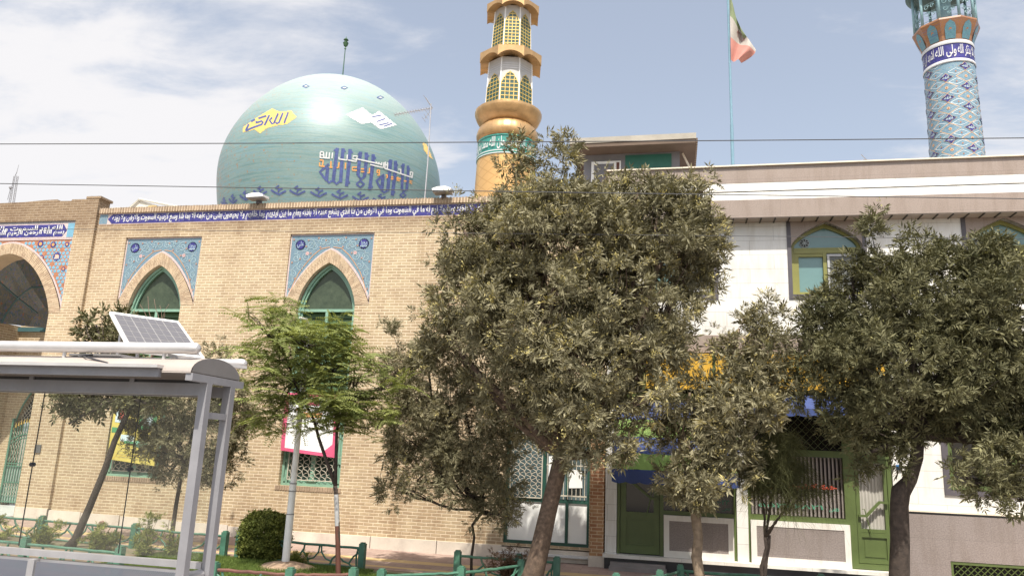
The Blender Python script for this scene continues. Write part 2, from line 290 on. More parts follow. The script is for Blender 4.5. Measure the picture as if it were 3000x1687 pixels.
    def build(s, name, mats, parent=None, smooth=False, label=None):
        if not isinstance(mats, (list, tuple)): mats = [mats]
        org = np.array(ORG.get(parent.name, (0, 0, 0)) if parent else (0, 0, 0), float)
        me = bpy.data.meshes.new(name)
        me.from_pydata([tuple(np.array(p)-org) for p in s.v], [], s.f)
        for m in mats: me.materials.append(m)
        if len(mats) > 1: me.polygons.foreach_set('material_index', s.mi)
        if smooth:
            me.polygons.foreach_set('use_smooth', [True]*len(me.polygons))
            if smooth != 'all':
                me.set_sharp_from_angle(angle=R_(35))
        me.validate(); me.update(); o = bpy.data.objects.new(name, me); COL.objects.link(o)
        if parent: o.parent = parent
        if parent: ORG[o.name] = tuple(org)
        if label: o['label'] = label
        return o
def tag(o, label, cat, group=None, kind=None):
    if label: o['label'] = label
    if cat: o['category'] = cat
    if group: o['group'] = group
    if kind: o['kind'] = kind
    return o
def thing(name, label, cat, loc, group=None):
    o = bpy.data.objects.new(name, None); COL.objects.link(o); o.location = loc; o.empty_display_size = 0.2; ORG[o.name] = tuple(loc); return tag(o, label, cat, group)
def struct(mb, name, mats, **k):
    o = mb.build(name, mats, None, **k); o['kind'] = 'structure'; return o
def pl(Y): return lambda a, b: (a, Y, b)
def cyl(cx, cy, r):                                   # u metres round a cylinder's front, z up
    return lambda u, z: (cx+(r(z) if callable(r) else r)*math.sin(u/(r(z) if callable(r) else r)), cy-(r(z) if callable(r) else r)*math.cos(u/(r(z) if callable(r) else r)), z)

# Arabic shaping into presentation forms, so that letters join
AF = {}
for c_, b_, n_ in [('ا', 0xFE8D, 2), ('ب', 0xFE8F, 4), ('ة', 0xFE93, 2), ('ت', 0xFE95, 4), ('ث', 0xFE99, 4), ('ج', 0xFE9D, 4), ('ح', 0xFEA1, 4), ('خ', 0xFEA5, 4), ('د', 0xFEA9, 2), ('ذ', 0xFEAB, 2), ('ر', 0xFEAD, 2), ('ز', 0xFEAF, 2), ('س', 0xFEB1, 4), ('ش', 0xFEB5, 4), ('ص', 0xFEB9, 4), ('ض', 0xFEBD, 4), ('ط', 0xFEC1, 4), ('ظ', 0xFEC5, 4), ('ع', 0xFEC9, 4), ('غ', 0xFECD, 4), ('ف', 0xFED1, 4), ('ق', 0xFED5, 4), ('ك', 0xFED9, 4), ('ل', 0xFEDD, 4), ('م', 0xFEE1, 4), ('ن', 0xFEE5, 4), ('ه', 0xFEE9, 4), ('و', 0xFEED, 2), ('ى', 0xFEEF, 2), ('ي', 0xFEF1, 4)]: AF[c_] = (b_, n_)
def shape(s):
    out = []; i = 0; prev = False
    while i < len(s):
        c = s[i]
        if c not in AF: out.append(c); prev = False; i += 1; continue
        if c == 'ل' and i+1 < len(s) and s[i+1] == 'ا': out.append(chr(0xFEFB+int(prev))); prev = False; i += 2; continue
        b, n = AF[c]; nxt = i+1 < len(s) and s[i+1] in AF
        k = {(0, 0): 0, (1, 0): 1, (0, 1): 2, (1, 1): 3}[(int(prev), int(nxt))] if n == 4 else int(prev)
        out.append(chr(b+k)); prev = (n == 4); i += 1
    return ''.join(reversed(out))
def text_mesh(body, off=0.02):
    cu = bpy.data.curves.new('lettering_curve', 'FONT'); cu.body = body; cu.size = 1; cu.offset = off; cu.resolution_u = 2
    ob = bpy.data.objects.new('lettering_curve', cu); COL.objects.link(ob); bpy.context.view_layer.update()
    me = bpy.data.meshes.new_from_object(ob.evaluated_get(bpy.context.evaluated_depsgraph_get()))
    V = np.empty(len(me.vertices)*3); me.vertices.foreach_get('co', V); V = V.reshape(-1, 3); Fs = [tuple(p.vertices) for p in me.polygons]
    bpy.data.objects.remove(ob); bpy.data.curves.remove(cu); bpy.data.meshes.remove(me); return V, Fs
def put_text(mb, body, x0, x1, z0, z1, fn, mi=0, off=0.02, jit=0):
    V, Fs = text_mesh(body, off)
    if not len(V): return
    lo = V.min(0); hi = V.max(0); u = x0+(V[:, 0]-lo[0])/(hi[0]-lo[0])*(x1-x0); w = z0+(V[:, 1]-lo[1])/(hi[1]-lo[1])*(z1-z0)
    mb.add([fn(a, b) for a, b in zip(u, w)], Fs, mi)
def arch(cx, a, z0, rise, n=12, w=.77):               # pointed arch from right spring over apex to left spring; w = how much it bulges
    r = (a*a+rise*rise)/(2*a); th = math.asin(min(1, rise/r)); R = []
    for i in range(n+1): z = r*math.sin(th*i/n); xc = a-r+r*math.cos(th*i/n); R.append((cx+w*xc+(1-w)*a*(1-z/rise), z0+z))
    return R+[(2*cx-x, z) for x, z in reversed(R[:-1])]
def keel(cx, a, z0, rise, n=12):                      # flatter, four-centred arch with a slight point
    R = [(cx+a*math.cos(PI/2*i/n), z0+rise*(.62*math.sin(PI/2*i/n)+.38*(1-math.cos(PI/2*i/n))**1.3)) for i in range(n+1)]
    return R+[(2*cx-x, z) for x, z in reversed(R[:-1])]
def line(a, b, n): return [(a[0]+(b[0]-a[0])*i/n, a[1]+(b[1]-a[1])*i/n) for i in range(n+1)]

# ------------------------------------------------------------------ ground
YW = 18.4
def gz(x): return max(0.0, -6-x)*0.014
def sheet(name, x0, x1, y0, y1, z, m, nx=40, slope=True):
    mb = MB(); xs = np.linspace(x0, x1, nx+1); vs = []
    for x in xs: vs += [(x, y0, z+(gz(x) if slope else 0)), (x, y1, z+(gz(x) if slope else 0))]
    mb.add(vs, [(2*i, 2*i+2, 2*i+3, 2*i+1) for i in range(nx)]); return struct(mb, name, m)
def pave_mat():
    n = NT('pink_paving'); b = n.N.new('ShaderNodeTexBrick'); n.L.new(n.tc.outputs['Object'], b.inputs['Vector']); b.inputs['Scale'].default_value = 1
    b.inputs['Brick Width'].default_value = 0.4; b.inputs['Row Height'].default_value = 0.2; b.inputs['Mortar Size'].default_value = 0.008
    b.inputs['Color1'].default_value = (0.36, 0.27, 0.23, 1); b.inputs['Color2'].default_value = (0.30, 0.215, 0.185, 1); b.inputs['Mortar'].default_value = (0.22, 0.17, 0.15, 1)
    sp = n.N.new('ShaderNodeSeparateXYZ'); n.L.new(n.tc.outputs['Object'], sp.inputs[0])
    y = n.math('ADD', sp.outputs[1], n.math('MULTIPLY', n.noise(2.0, 2), 0.02))
    band = n.math('MULTIPLY', n.math('GREATER_THAN', y, 16.55), n.math('LESS_THAN', y, 16.95))
    b2 = n.math('MULTIPLY', n.math('GREATER_THAN', y, 15.75), n.math('LESS_THAN', y, 15.95)); band = n.math('MAXIMUM', band, b2)
    c = n.mix(band, b.outputs['Color'], (0.50, 0.37, 0.19)); c = n.mix(0.7, c, n.ramp(n.noise(1.1, 6, None, 0.65), [(0.3, (0.74, 0.72, 0.72)), (0.65, (1.08, 1.05, 1.0))]), 'MULTIPLY')
    n.put(c, n.b.inputs['Base Color']); n.bump(n.math('MULTIPLY', b.outputs['Fac'], -1), 0.4, 0.01); return n.fin(0.85, 0, 0.3)
asph = pm('asphalt', (0.06, 0.058, 0.056), 0.9, var=0.15, bump=0.4)
sheet('ground', -700, 700, -600, 800, -0.32, pm('dusty_ground', (0.22, 0.19, 0.15), 0.95, var=0.2, sc=0.2), 2, False)
sheet('road', -90, 90, -7, 4.6, -0.15, asph, 4, False)
sheet('near_pavement', -90, 90, 4.75, 11.9, -0.02, M_CONC, 4, False)
mbk = MB(); mbk.box(-90, 90, 4.6, 4.75, -0.3, 0.0); struct(mbk, 'kerb', M_CONC)
sheet('soil', -60, 40, 11.9, 15.45, 0.0, pm('soil', (0.17, 0.135, 0.09), 0.95, var=0.3, sc=2, dirt=(0.10, 0.13, 0.04)), 60)
sheet('pavement', -60, 40, 15.45, 24, 0.004, pave_mat(), 60)

# ------------------------------------------------------------------ the brick mosque
mosque = thing('mosque_building', 'long buff brick mosque with pointed windows, blue tile inscription band and tiled gate', 'building', (-10, YW, 0))
GX0 = -26.0
wb = MB(); CW = (-14.29, -9.08); zb = 1.40
def winhole(c): return [(c-.84, zb), (c+.84, zb), (c+.84, 6.11), (c+1.235, 6.11), (c+1.235, 8.1), (c-1.235, 8.1), (c-1.235, 6.11), (c-.84, 6.11)]
door_hole = [(-3.97, .36), (-1.93, .36), (-1.93, 3.3), (-3.97, 3.3)]
wb.prism([[(-16.54, .30), (-1.53, .30), (-1.53, 8.5), (-16.54, 8.5)]]+[winhole(c)[::-1] for c in CW]+[door_hole[::-1]], YW, YW+.32)
wb.box(-16.54, -1.53, YW+.06, YW+.4, 8.5, 9.0)
wb.box(-16.54, -1.53, YW, YW+.06, 8.5, 8.515)
wb.build('wall', M_BRICK, mosque)
rf = MB(); rf.box(-16.6, -1.55, YW+.4, 29, 8.6, 8.7); rf.box(-16.6, -1.55, 28.8, 29, 0, 8.6); rf.box(GX0, -16.6, 21.4, 29, 8.6, 8.7); rf.build('roof', M_CONC, mosque)
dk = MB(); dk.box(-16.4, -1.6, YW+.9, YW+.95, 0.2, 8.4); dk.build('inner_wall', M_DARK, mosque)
# soldier course on the parapet
sc_ = MB(); x = -16.54
M_MORT = pm('mortar', (0.62, 0.50, 0.36), 0.9, var=0.12); M_BSOLO = pm('brick_tan', (0.33, 0.24, 0.165), 0.85, var=0.28, sc=4, bump=0.3)
sc_.box(-16.54, -1.5, YW-.045, YW+.42, 8.855, 8.995, 1)
while x < -1.6:
    w_ = .064; dz = random.uniform(-.006, .006); sc_.box(x+.008, x+w_-.006, YW-.06-random.random()*.008, YW+.43, 8.86+dz, 9.01+dz, 0); x += w_+.022
sc_.build('cornice', [M_BSOLO, M_MORT], mosque)
# plinth
pb = MB(); x = -23.5
for x0, x1 in [(-17.68, -16.66), (-16.6, -15.6), (-15.58, -14.4), (-14.36, -12.9), (-12.88, -11.2), (-11.18, -9.4), (-9.38, -7.3), (-7.28, -5.6), (-5.58, -3.99)]:
    z0 = .30+max(0, -9.4-(x0+x1)/2)*.02; pb.box(x0, x1, YW-.035, YW+.1, -.1, z0)
pb.box(-3.99, -1.92, YW-.01, YW+.3, -.1, .27); pb.box(-4.05, -1.9, YW-.16, YW+.05, .13, .18, 1)
pb.box(-1.9, -1.54, YW-.34, YW+.05, -.1, .235); pb.build('plinth', [M_PLINTH, M_TWHITE], mosque)
pr_ = MB(); pr_.box(-1.88, -1.56, YW-.30, YW+.1, .236, 3.9); pr_.build('brick_pier', M_BRICKR, mosque)

def window_part(cx, which):
    Y = YW; outer = arch(cx, 1.235, 6.11, 1.53, 22, .50); inner = arch(cx, .84, 6.11, 1.16, 22)
    fr = MB()
    # green metal frame: outer ring, transoms, mullions
    def ring(a_out, a_in, zt, Yf, d, loz, mi=0):
        o = [(cx-a_out, loz), (cx+a_out, loz)]+arch(cx, a_out, 6.0, zt, 14); i = [(cx-a_in, loz+(a_out-a_in)), (cx+a_in, loz+(a_out-a_in))]+arch(cx, a_in, 6.0, zt-(a_out-a_in)*1.2, 14)
        fr.prism([o, i[::-1]], Yf, Yf+d, mi)
    ring(.838, .775, 1.265, Y+.12, .12, 1.402); ring(.775, .72, 1.19, Y+.17, .06, 1.465)
    for z in (5.94,): fr.box(cx-.775, cx+.775, Y+.13, Y+.22, z, z+.075)
    fr.box(cx-.04, cx+.04, Y+.135, Y+.22, 4.62, 5.94); fr.box(cx-.775, cx+.775, Y+.13, Y+.22, 4.52, 4.62); fr.box(cx-.775, cx+.775, Y+.13, Y+.22, 3.55, 3.63)
    fr.box(cx-.06, cx+.06, Y+.15, Y+.24, 1.465, 3.55)
    for sx in (-1, 1):
        fr.box(cx+sx*.69-.03, cx+sx*.69+.03, Y+.14, Y+.22, 1.465, 3.55)
        for z in (1.5, 1.98, 2.75, 3.3): fr.box(cx+sx*.72-.10, cx+sx*.72+.06*sx+.06, Y+.125, Y+.2, z, z+.09)
    fr.box(cx-.13, cx+.13, Y+.13, Y+.22, 1.465, 1.58); fr.box(cx-.775, cx+.775, Y+.2, Y+.24, 1.47, 1.55)
    f = fr.build('window', M_GREENL, mosque)
    g = MB(); g.poly([[(cx-.74, 5.98), (cx+.74, 5.98)]+arch(cx, .74, 6.0, 1.13, 14)[1:-1]], pl(Y+.235))
    n = NT('old_green_glass') if 'old_green_glass' not in MAT else None
    if n:
        c = n.ramp(n.noise(6, 6, None, 0.7), [(0.3, (0.035, 0.05, 0.032)), (0.6, (0.06, 0.08, 0.05)), (0.8, (0.085, 0.10, 0.07))]); n.put(c, n.b.inputs['Base Color']); MAT['old_green_glass'] = n.fin(0.35, 0, 0.4)
    g.build('arched_pane', MAT['old_green_glass'], f)
    bl = MB()      # green roller-slat blinds behind the lower lights
    z = 3.65
    bl.box(cx-.74, cx+.74, Y+.30, Y+.31, 1.5, 5.95, 1)
    while z < 5.9: bl.add([(cx-.73, Y+.235, z), (cx+.73, Y+.235, z), (cx+.73, Y+.275, z+.17), (cx-.73, Y+.275, z+.17)], [(0, 1, 2, 3)]); z += .178
    bl.build('blind', [pm('blind_green', (0.045, 0.095, 0.028), 0.5, var=0.12), M_DARK], f)
    gl = MB(); gl.box(cx-.73, cx+.73, Y+.23, Y+.233, 1.5, 3.55); gl.build('pane', pm('dark_green_pane', (0.03, 0.055, 0.045), 0.18, var=0.3), f)
    lt = MB(); zx0, zx1, zz0, zz1 = cx-.66, cx+.66, 1.55, 3.45; p = .165
    lt.bar((zx0, Y+.1, zz0), (zx1, Y+.1, zz0), .02); lt.bar((zx0, Y+.1, zz1), (zx1, Y+.1, zz1), .02)
    for xx in (zx0, zx1): lt.bar((xx, Y+.1, zz0), (xx, Y+.1, zz1), .02)
    def og(sgn):
        k = -12
        while k < 24:
            pts = []; c0 = zx0+k*p
            for i in range(0, 49):
                t = i/48*(zz1-zz0); xx = c0+sgn*(t); xx = xx if sgn > 0 else c0+(zz1-zz0)-t
                wob = .022*math.sin(2*PI*t/p*1.0)
                q = (xx+wob*.7, Y+.1, zz0+t-wob*.7*sgn)
                if zx0 <= q[0] <= zx1: pts.append(q)
                else:
                    if len(pts) > 1: lt.tube(pts, .0075, 4, caps=False)
                    pts = []
            if len(pts) > 1: lt.tube(pts, .0075, 4, caps=False)
            k += 1
    og(1); og(-1); lt.build('grille', M_IRON, f)
    # spandrel of glazed tile
    tp = MB(); tp.poly([[(cx-1.235, 6.11)]+outer[::-1][1:-1]+[(cx+1.235, 6.11), (cx+1.235, 8.1), (cx-1.235, 8.1)]], pl(Y+.05), 0)
    P1 = pl(Y+.046); P2 = pl(Y+.043); P3 = pl(Y+.040)
    for off in (.02,):
        tp.ribbon([(cx-1.235+off, 6.16), (cx-1.235+off, 8.1-off), (cx+1.235-off, 8.1-off), (cx+1.235-off, 6.16)], .05, P1, 1)
    tp.ribbon([(cx+(q-cx)*1.02, z+.028) for q, z in outer], .06, P1, 1)
    for sx in (-1, 1):
        def sp(cx0, cz0, r0, tn, d, w=.02, mi=2):
            pts = [(cx+sx*(cx0+r0*(1-t/tn*.75)*math.cos(d*t+1)), cz0+r0*(1-t/tn*.75)*math.sin(d*t+1)) for t in np.linspace(0, tn, 26)]; tp.ribbon(pts, w*.8, P2, mi)
        for a, b, r, dd in [(.62, 7.80, .15, 1), (.28, 7.90, .12, -1), (1.02, 7.42, .13, 1), (.86, 7.18, .12, -1), (1.07, 6.98, .10, 1), (1.12, 6.72, .07, -1), (.50, 7.72, .09, 1), (.12, 7.86, .10, 1), (.72, 7.45, .12, -1)]: sp(a, b, r, 8.5, dd)
        tp.ribbon([(cx+sx*a, b) for a, b in [(.02, 7.98), (.25, 7.78), (.5, 7.94), (.74, 7.62), (1.0, 7.6), (.94, 7.28), (1.12, 7.1), (1.06, 6.8), (1.17, 6.55), (1.16, 6.35)]], .016, P2, 2)
        tp.ribbon([(cx+sx*a, b) for a, b in [(.05, 7.72), (.3, 7.68), (.52, 7.5), (.72, 7.26), (.9, 7.0), (1.02, 6.72), (1.1, 6.45)]], .014, P2, 4)
        for a, b in [(.4, 7.98), (.7, 7.93), (1.13, 7.3), (.6, 7.55), (1.0, 6.85), (1.13, 6.55), (.18, 7.92), (.9, 7.4), (.75, 7.75), (1.14, 7.95), (0.33, 7.72)]:
            tp.disc((cx+sx*a, b), .026, .026, P3, 8, 5); tp.disc((cx+sx*a, b), .011, .011, pl(Y+.037), 6, 2)
        tp.disc((cx+sx*.70, 7.55), .055, .055, P2, 8, 6)
        for k in range(8): tp.disc((cx+sx*.70+.045*math.cos(k*PI/4), 7.55+.045*math.sin(k*PI/4)), .014, .014, P3, 6, 1)
        for k in range(8):
            tp.disc((cx+sx*.93, 7.80), .155, .155, P2, 4, 2, k*PI/8)
        for k in range(4): tp.disc((cx+sx*.93, 7.80), .135, .135, pl(Y+.0415-k*.0002), 4, 3, k*PI/8)
        put_text(tp, shape('محمد' if sx > 0 else 'علي'), cx+sx*.93-.10, cx+sx*.93+.10, 7.70, 7.90, pl(Y+.039), 2, .005)
    tp.build('tile_spandrel', [M_ARAB, M_PINKW, pm('pale_blue_glaze', (0.34, 0.46, 0.50), .3), M_NAVY, M_ORANGE, M_TERRA, pm('rose_glaze', (0.50, 0.30, 0.30), .3)], f)
    # radial brick arch
    vr = MB(); vr.poly([[(a, b) for a, b in outer]+[(a, b) for a, b in inner[::-1]]], pl(Y+.004), 1)
    N_ = 44; full_o = arch(cx, 1.235, 6.11, 1.53, N_, .50); full_i = arch(cx, .84, 6.11, 1.16, N_)
    for i in range(2*N_):
        o0, o1, i0, i1 = [np.array(q) for q in (full_o[i], full_o[i+1], full_i[i], full_i[i+1])]; e = .12
        O0 = o0+(o1-o0)*e; O1 = o1-(o1-o0)*e; I0 = i0+(i1-i0)*e*.6; I1 = i1-(i1-i0)*e*.6; cut = [(0, .56), (.60, 1)] if i % 2 else [(0, .40), (.44, 1)]
        for a, b in cut:
            q = [O0+(I0-O0)*a, O1+(I1-O1)*a, O1+(I1-O1)*b, O0+(I0-O0)*b]; yy = Y-.004-random.random()*.006
            vr.add([(p[0], yy, p[1]) for p in q]+[(p[0], Y+.01, p[1]) for p in q], [(3, 2, 1, 0), (0, 1, 5, 4), (1, 2, 6, 5), (2, 3, 7, 6), (3, 0, 4, 7)], 2 if random.random() < .3 else 0)
    for i in range(len(inner)-1):
        a, b = inner[i], inner[i+1]; vr.add([(a[0], Y+.004, a[1]), (b[0], Y+.004, b[1]), (b[0], Y+.32, b[1]), (a[0], Y+.32, a[1])], [(0, 1, 2, 3)], 1)
    vr.build('brick_arch', [pm('arch_brick', (0.53, 0.41, 0.28), .88, var=0.2, sc=5, bump=.3), M_MORT, pm('arch_brick_brown', (0.44, 0.325, 0.22), .88, var=0.2, sc=5, bump=.3)], f)
    si = MB(); x = cx-.92
    while x < cx+.90: si.box(x+.006, x+.062, Y-.02, Y+.15, 1.285, 1.398); x += .07
    si.build('sill', M_BSOLO, f)
window_part(CW[0], 1); window_part(CW[1], 2)

# inscription band
ib = MB(); ib.box(-16.54, -1.53, YW+.012, YW+.06, 8.515, 8.85, 0); ib.box(-16.12, -1.6, YW+.006, YW+.02, 8.540, 8.826, 1)
ib.add([(-16.12, YW+.006, 8.56), (-16.26, YW+.006, 8.685), (-16.12, YW+.006, 8.81)], [(0, 2, 1)][:1] and [(0, 2, 1)], 1); ib.box(-16.54, -16.27, YW+.008, YW+.02, 8.54, 8.83, 2)
band = ib.build('inscription_band', [M_PINKW, M_NAVY, M_ARAB], mosque)
lt = MB(); BF = pl(YW+.002)
put_text(lt, shape('لا تاخذه سنة ولا نوم له ما في السموت وما في الارض من ذا الذي يشفع عنده الا باذنه يعلم ما بين ايديهم وما خلفهم ولا يحيطون بشى من علمه الا بما شا وسع كرسيه السموت والارض ولا يؤده'.replace('ؤ', 'و')), -16.1, -5.15, 8.536, 8.830, BF, 0, .03)
put_text(lt, shape('الله لا اله الا هو الحي القيوم'), -5.05, -1.75, 8.536, 8.830, BF, 0, .03)
for k in range(750):
    a = random.uniform(-16.05, -1.8); b = random.uniform(8.58, 8.80); t = random.uniform(-.5, 1.2); l_ = random.uniform(.008, .03)
    lt.ribbon([(a, b), (a+l_*math.cos(t), b+l_*math.sin(t))], .007, BF)
lt.build('lettering', M_TWHITE, band)

# gate bay on the left
gc = -19.48; gb = MB()
hole = [(gc-1.75, -.05), (gc+1.75, -.05), (gc+1.75, 5.88), (gc+2.13, 5.88), (gc+2.13, 8.68), (gc-2.13, 8.68), (gc-2.13, 5.88), (gc-1.75, 5.88)]
top = [(-16.66, 9.40), (-16.95, 9.42), (-16.97, 9.33), (-17.6, 9.335), (-17.62, 9.29), (-18.1, 9.30), (-18.12, 9.35), (-18.6, 9.34), (-19.3, 9.30), (-20.5, 9.29), (GX0, 9.28)]
gb.prism([[(GX0, .2), (gc-1.75, .2), (gc-1.75, 5.88), (gc-2.13, 5.88), (gc-2.13, 8.68), (gc+2.13, 8.68), (gc+2.13, 5.88), (gc+1.75, 5.88), (gc+1.75, .2), (-16.66, .2)]+top], YW, YW+.46)
gb.box(-16.66, -16.54, YW+.1, YW+.4, .3, 8.95); gb.box(-17.1, -16.60, YW-.012, YW+.5, 9.335, 9.41)
gb.build('gate_wall', M_BRICK, mosque)
oo = arch(gc, 2.13, 5.88, 2.12, 22, .68); ii = arch(gc, 1.75, 5.88, 1.80, 22, .72)
gp = MB(); gp.poly([[(gc-2.13, 5.88)]+oo[::-1][1:-1]+[(gc+2.13, 5.88), (gc+2.13, 8.14), (gc-2.13, 8.14)]], pl(YW+.05), 0)
def in_sp(x, z):
    if not (gc-2.07 < x < gc+2.07 and 5.9 < z < 8.08): return False
    a = abs(x-gc); r = (2.13**2+2.12**2)/(2*2.13); zz = float(np.interp(a, [p_[0]-gc for p_ in oo[:23]][::-1], [p_[1] for p_ in oo[:23]][::-1])); return z > zz+.09
k = 0; zrow = 5.95
while zrow < 8.1:
    x = gc-2.1+(.066 if k % 2 else 0)
    while x < gc+2.1:
        if in_sp(x, zrow) and (k*3+int((x-gc)*7)) % 7:
            gp.disc((x, zrow), .059, .059, pl(YW+.047), 6, 2, PI/6); gp.disc((x, zrow), .054, .054, pl(YW+.044), 6, 1, PI/6)
        x += .132
    zrow += .108; k += 1
for a, b, r in [(-1.0, 7.95, .11), (-1.9, 7.6, .1), (1.0, 7.98, .11), (1.45, 7.95, .10), (1.65, 7.58, .14), (1.95, 7.2, .07), (1.93, 7.95, .08), (1.12, 7.56, .08)]:
    for q in range(3): gp.disc((gc+a, b), r, r, pl(YW+.040-q*.0002), 4, 3, q*PI/6)
    gp.disc((gc+a, b), r*.5, r*.5, pl(YW+.0385), 8, 4)
put_text(gp, shape('محمد'), gc+1.57, gc+1.73, 7.50, 7.66, pl(YW+.037), 2, .03)
gp.ribbon([(gc+(q-gc)*1.015, z+.03) for q, z in oo], .06, pl(YW+.036), 5); gp.ribbon([(gc-2.1, 5.95), (gc-2.1, 8.12), (gc+2.1, 8.12), (gc+2.1, 5.95)], .045, pl(YW+.0355), 5)
gate = gp.build('gate_spandrel', [M_TERRA, M_LBLUE, M_TWHITE, M_NAVY, M_ORANGE, M_PINKW], mosque)
gf = MB(); gf.box(gc-2.13, gc+2.13, YW+.03, YW+.06, 8.14, 8.68, 0); gf.box(gc-2.13, gc+1.72, YW+.024, YW+.05, 8.19, 8.57, 1)
gf.add([(gc+1.72, YW+.024, 8.19), (gc+1.86, YW+.024, 8.38), (gc+1.72, YW+.024, 8.57)], [(0, 1, 2)], 1); gf.box(gc+1.87, gc+2.10, YW+.026, YW+.05, 8.17, 8.6, 2)
gf.box(gc-2.13, gc+2.13, YW+.028, YW+.05, 8.60, 8.678, 3)
put_text(gf, shape('بسم الله الرحمن الرحيم اللهم صل على محمد'), gc-2.1, gc+1.78, 8.21, 8.42, pl(YW+.018), 4, .035); put_text(gf, shape('الله نور السموت والارض وسلموا'), gc-2.0, gc+1.70, 8.36, 8.55, pl(YW+.016), 4, .03)
gf.build('gate_inscription', [M_PINKW, M_NAVY, M_LBLUE, pm('grey_tile', (.2, .19, .2), .5, var=.3, sc=20), M_TWHITE], mosque)
vr = MB(); vr.poly([[(a, b) for a, b in oo]+[(a, b) for a, b in ii[::-1]]], pl(YW+.004), 1); N_ = 50; fo = arch(gc, 2.13, 5.88, 2.12, N_, .68); fi = arch(gc, 1.75, 5.88, 1.80, N_, .72)
for i in range(2*N_):
    o0, o1, i0, i1 = [np.array(q) for q in (fo[i], fo[i+1], fi[i], fi[i+1])]; e = .12; O0 = o0+(o1-o0)*e; O1 = o1-(o1-o0)*e; I0 = i0+(i1-i0)*e; I1 = i1-(i1-i0)*e
    for a, b in ([(0, .56), (.6, 1)] if i % 2 else [(0, .4), (.44, 1)]):
        q = [O0+(I0-O0)*a, O1+(I1-O1)*a, O1+(I1-O1)*b, O0+(I0-O0)*b]; yy = YW-.004-random.random()*.006
        vr.add([(p[0], yy, p[1]) for p in q]+[(p[0], YW+.01, p[1]) for p in q], [(3, 2, 1, 0), (0, 1, 5, 4), (1, 2, 6, 5), (2, 3, 7, 6), (3, 0, 4, 7)], 2 if random.random() < .3 else 0)
for i in range(len(ii)-1):
    a, b = ii[i], ii[i+1]; vr.add([(a[0], YW+.004, a[1]), (b[0], YW+.004, b[1]), (b[0], YW+.6, b[1]), (a[0], YW+.6, a[1])], [(0, 1, 2, 3)], 1)
vr.build('gate_arch', [bpy.data.materials['arch_brick'], M_MORT, bpy.data.materials['arch_brick_brown']], mosque)
# niche behind the arch: side walls, tiled half vault, back wall with the lower arch
ni = MB(); ni.box(gc+1.75, gc+1.9, YW+.46, 21.0, -.1, 5.9); ni.box(gc-1.9, gc-1.75, YW+.46, 21.0, -.1, 5.9)
lo_arch = arch(gc, 1.27, 2.8, 1.55, 12)
ni.prism([[(gc-1.75, .1), (gc+1.75, .1), (gc+1.75, 6.4), (gc-1.75, 6.4)], ([(gc-1.27, .15), (gc+1.27, .15)]+lo_arch)[::-1]], 21.0, 21.3)
ni.build('niche_wall', M_BRICK, mosque)
va = MB(); Cs = [(YW+.6, 1.75, 1.80, 5.88), (19.3, 1.72, 1.66, 5.84), (20.0, 1.5, 1.25, 5.84), (20.6, 1.05, .72, 5.84), (21.0, .5, .25, 5.84)]
rows = [[(q, Y, z) for q, z in arch(gc, a, z0, r, 6)] for Y, a, r, z0 in Cs]; nn = len(rows[0]); vv = [p for r in rows for p in r]
va.add(vv, [(i*nn+j, i*nn+j+1, (i+1)*nn+j+1, (i+1)*nn+j) for i in range(len(rows)-1) for j in range(nn-1)], 0)
for i in (2,): va.tube(rows[i], .03, 5, 1)
for j in (3, 9): va.tube([rows[i][j] for i in range(4)], .03, 5, 1)
va.box(gc-1.75, gc+1.75, 20.9, 20.98, 5.72, 5.86, 1)
va.build('vault', [M_VAULT, pm('teal_rib', (.06, .13, .14), .4)], mosque)
ga = MB(); Yg = 20.9
for i in range(27):
    x = gc-1.25+i*2.5/26; h = 2.55+.22*math.sin(PI*(i % 13)/12); ga.bar((x, Yg, .28), (x, Yg, h), .022); ga.add([(x-.03, Yg, h), (x+.03, Yg, h), (x, Yg-.03, h+.02), (x, Yg, h+.17)], [(0, 2, 3), (2, 1, 3), (0, 1, 2)], 1)
for s_ in (0, 1):
    c0 = gc-.63+s_*1.26
    for dz, r in ((0, .018), (.12, .012)): ga.tube([(c0-.62+t*1.24, Yg-.01, 2.22-dz+.2*math.sin(PI*t)) for t in np.linspace(0, 1, 14)], r, 6)
    for z in (.33, 1.42, 1.50, .92): ga.bar((c0-.62, Yg, z), (c0+.62, Yg, z), .03)
    for zz0, zz1 in ((.50, .90), (1.55, 2.1), (2.1, 2.5)):
        for q in np.arange(-.62, .62, .1):
            ga.bar((c0+q, Yg, zz0), (c0+min(.62, q+.3), Yg, zz1), .01, mi=2); ga.bar((c0+min(.62, q+.3), Yg, zz0), (c0+q, Yg, zz1), .01, mi=2)
ga.box(gc-1.25, gc+1.25, Yg+.03, Yg+.05, .30, 1.42, 3)
for x in (gc-1.26, gc, gc+1.26): ga.bar((x, Yg-.01, .2), (x, Yg-.01, 2.9), .06)
gt = ga.build('gate', [M_GREEN, M_GOLDL, M_IRON, pm('grey_green_sheet', (.30, .36, .33), .6)], mosque)
fl = MB(); fl.poly([[(gc-1.27, 2.8), (gc+1.27, 2.8)]+lo_arch[1:-1]], pl(21.2), 1); fl.tube([(a, 20.98, b) for a, b in lo_arch], .03, 6)
for q in np.arange(-1.3, 1.3, .13):
    for s_ in (-1, 1):
        pts = [(gc+q+s_*t, 21.05, 2.8+t*1.1) for t in np.linspace(0, 1.4, 20)]; pts = [p for p in pts if abs(p[0]-gc) < 1.2 and p[2] < 2.8+1.5*math.sqrt(max(0, 1-(abs(p[0]-gc)/1.27)**1.6))]
        if len(pts) > 1: fl.tube(pts, .008, 4, 2)
fl.build('fanlight', [M_GREEN, M_DARK, M_IRON], gt)
st = MB(); st.box(gc-1.75, gc+1.75, YW-.25, 21.3, .12, .22); st.build('step', M_TWHITE, mosque)
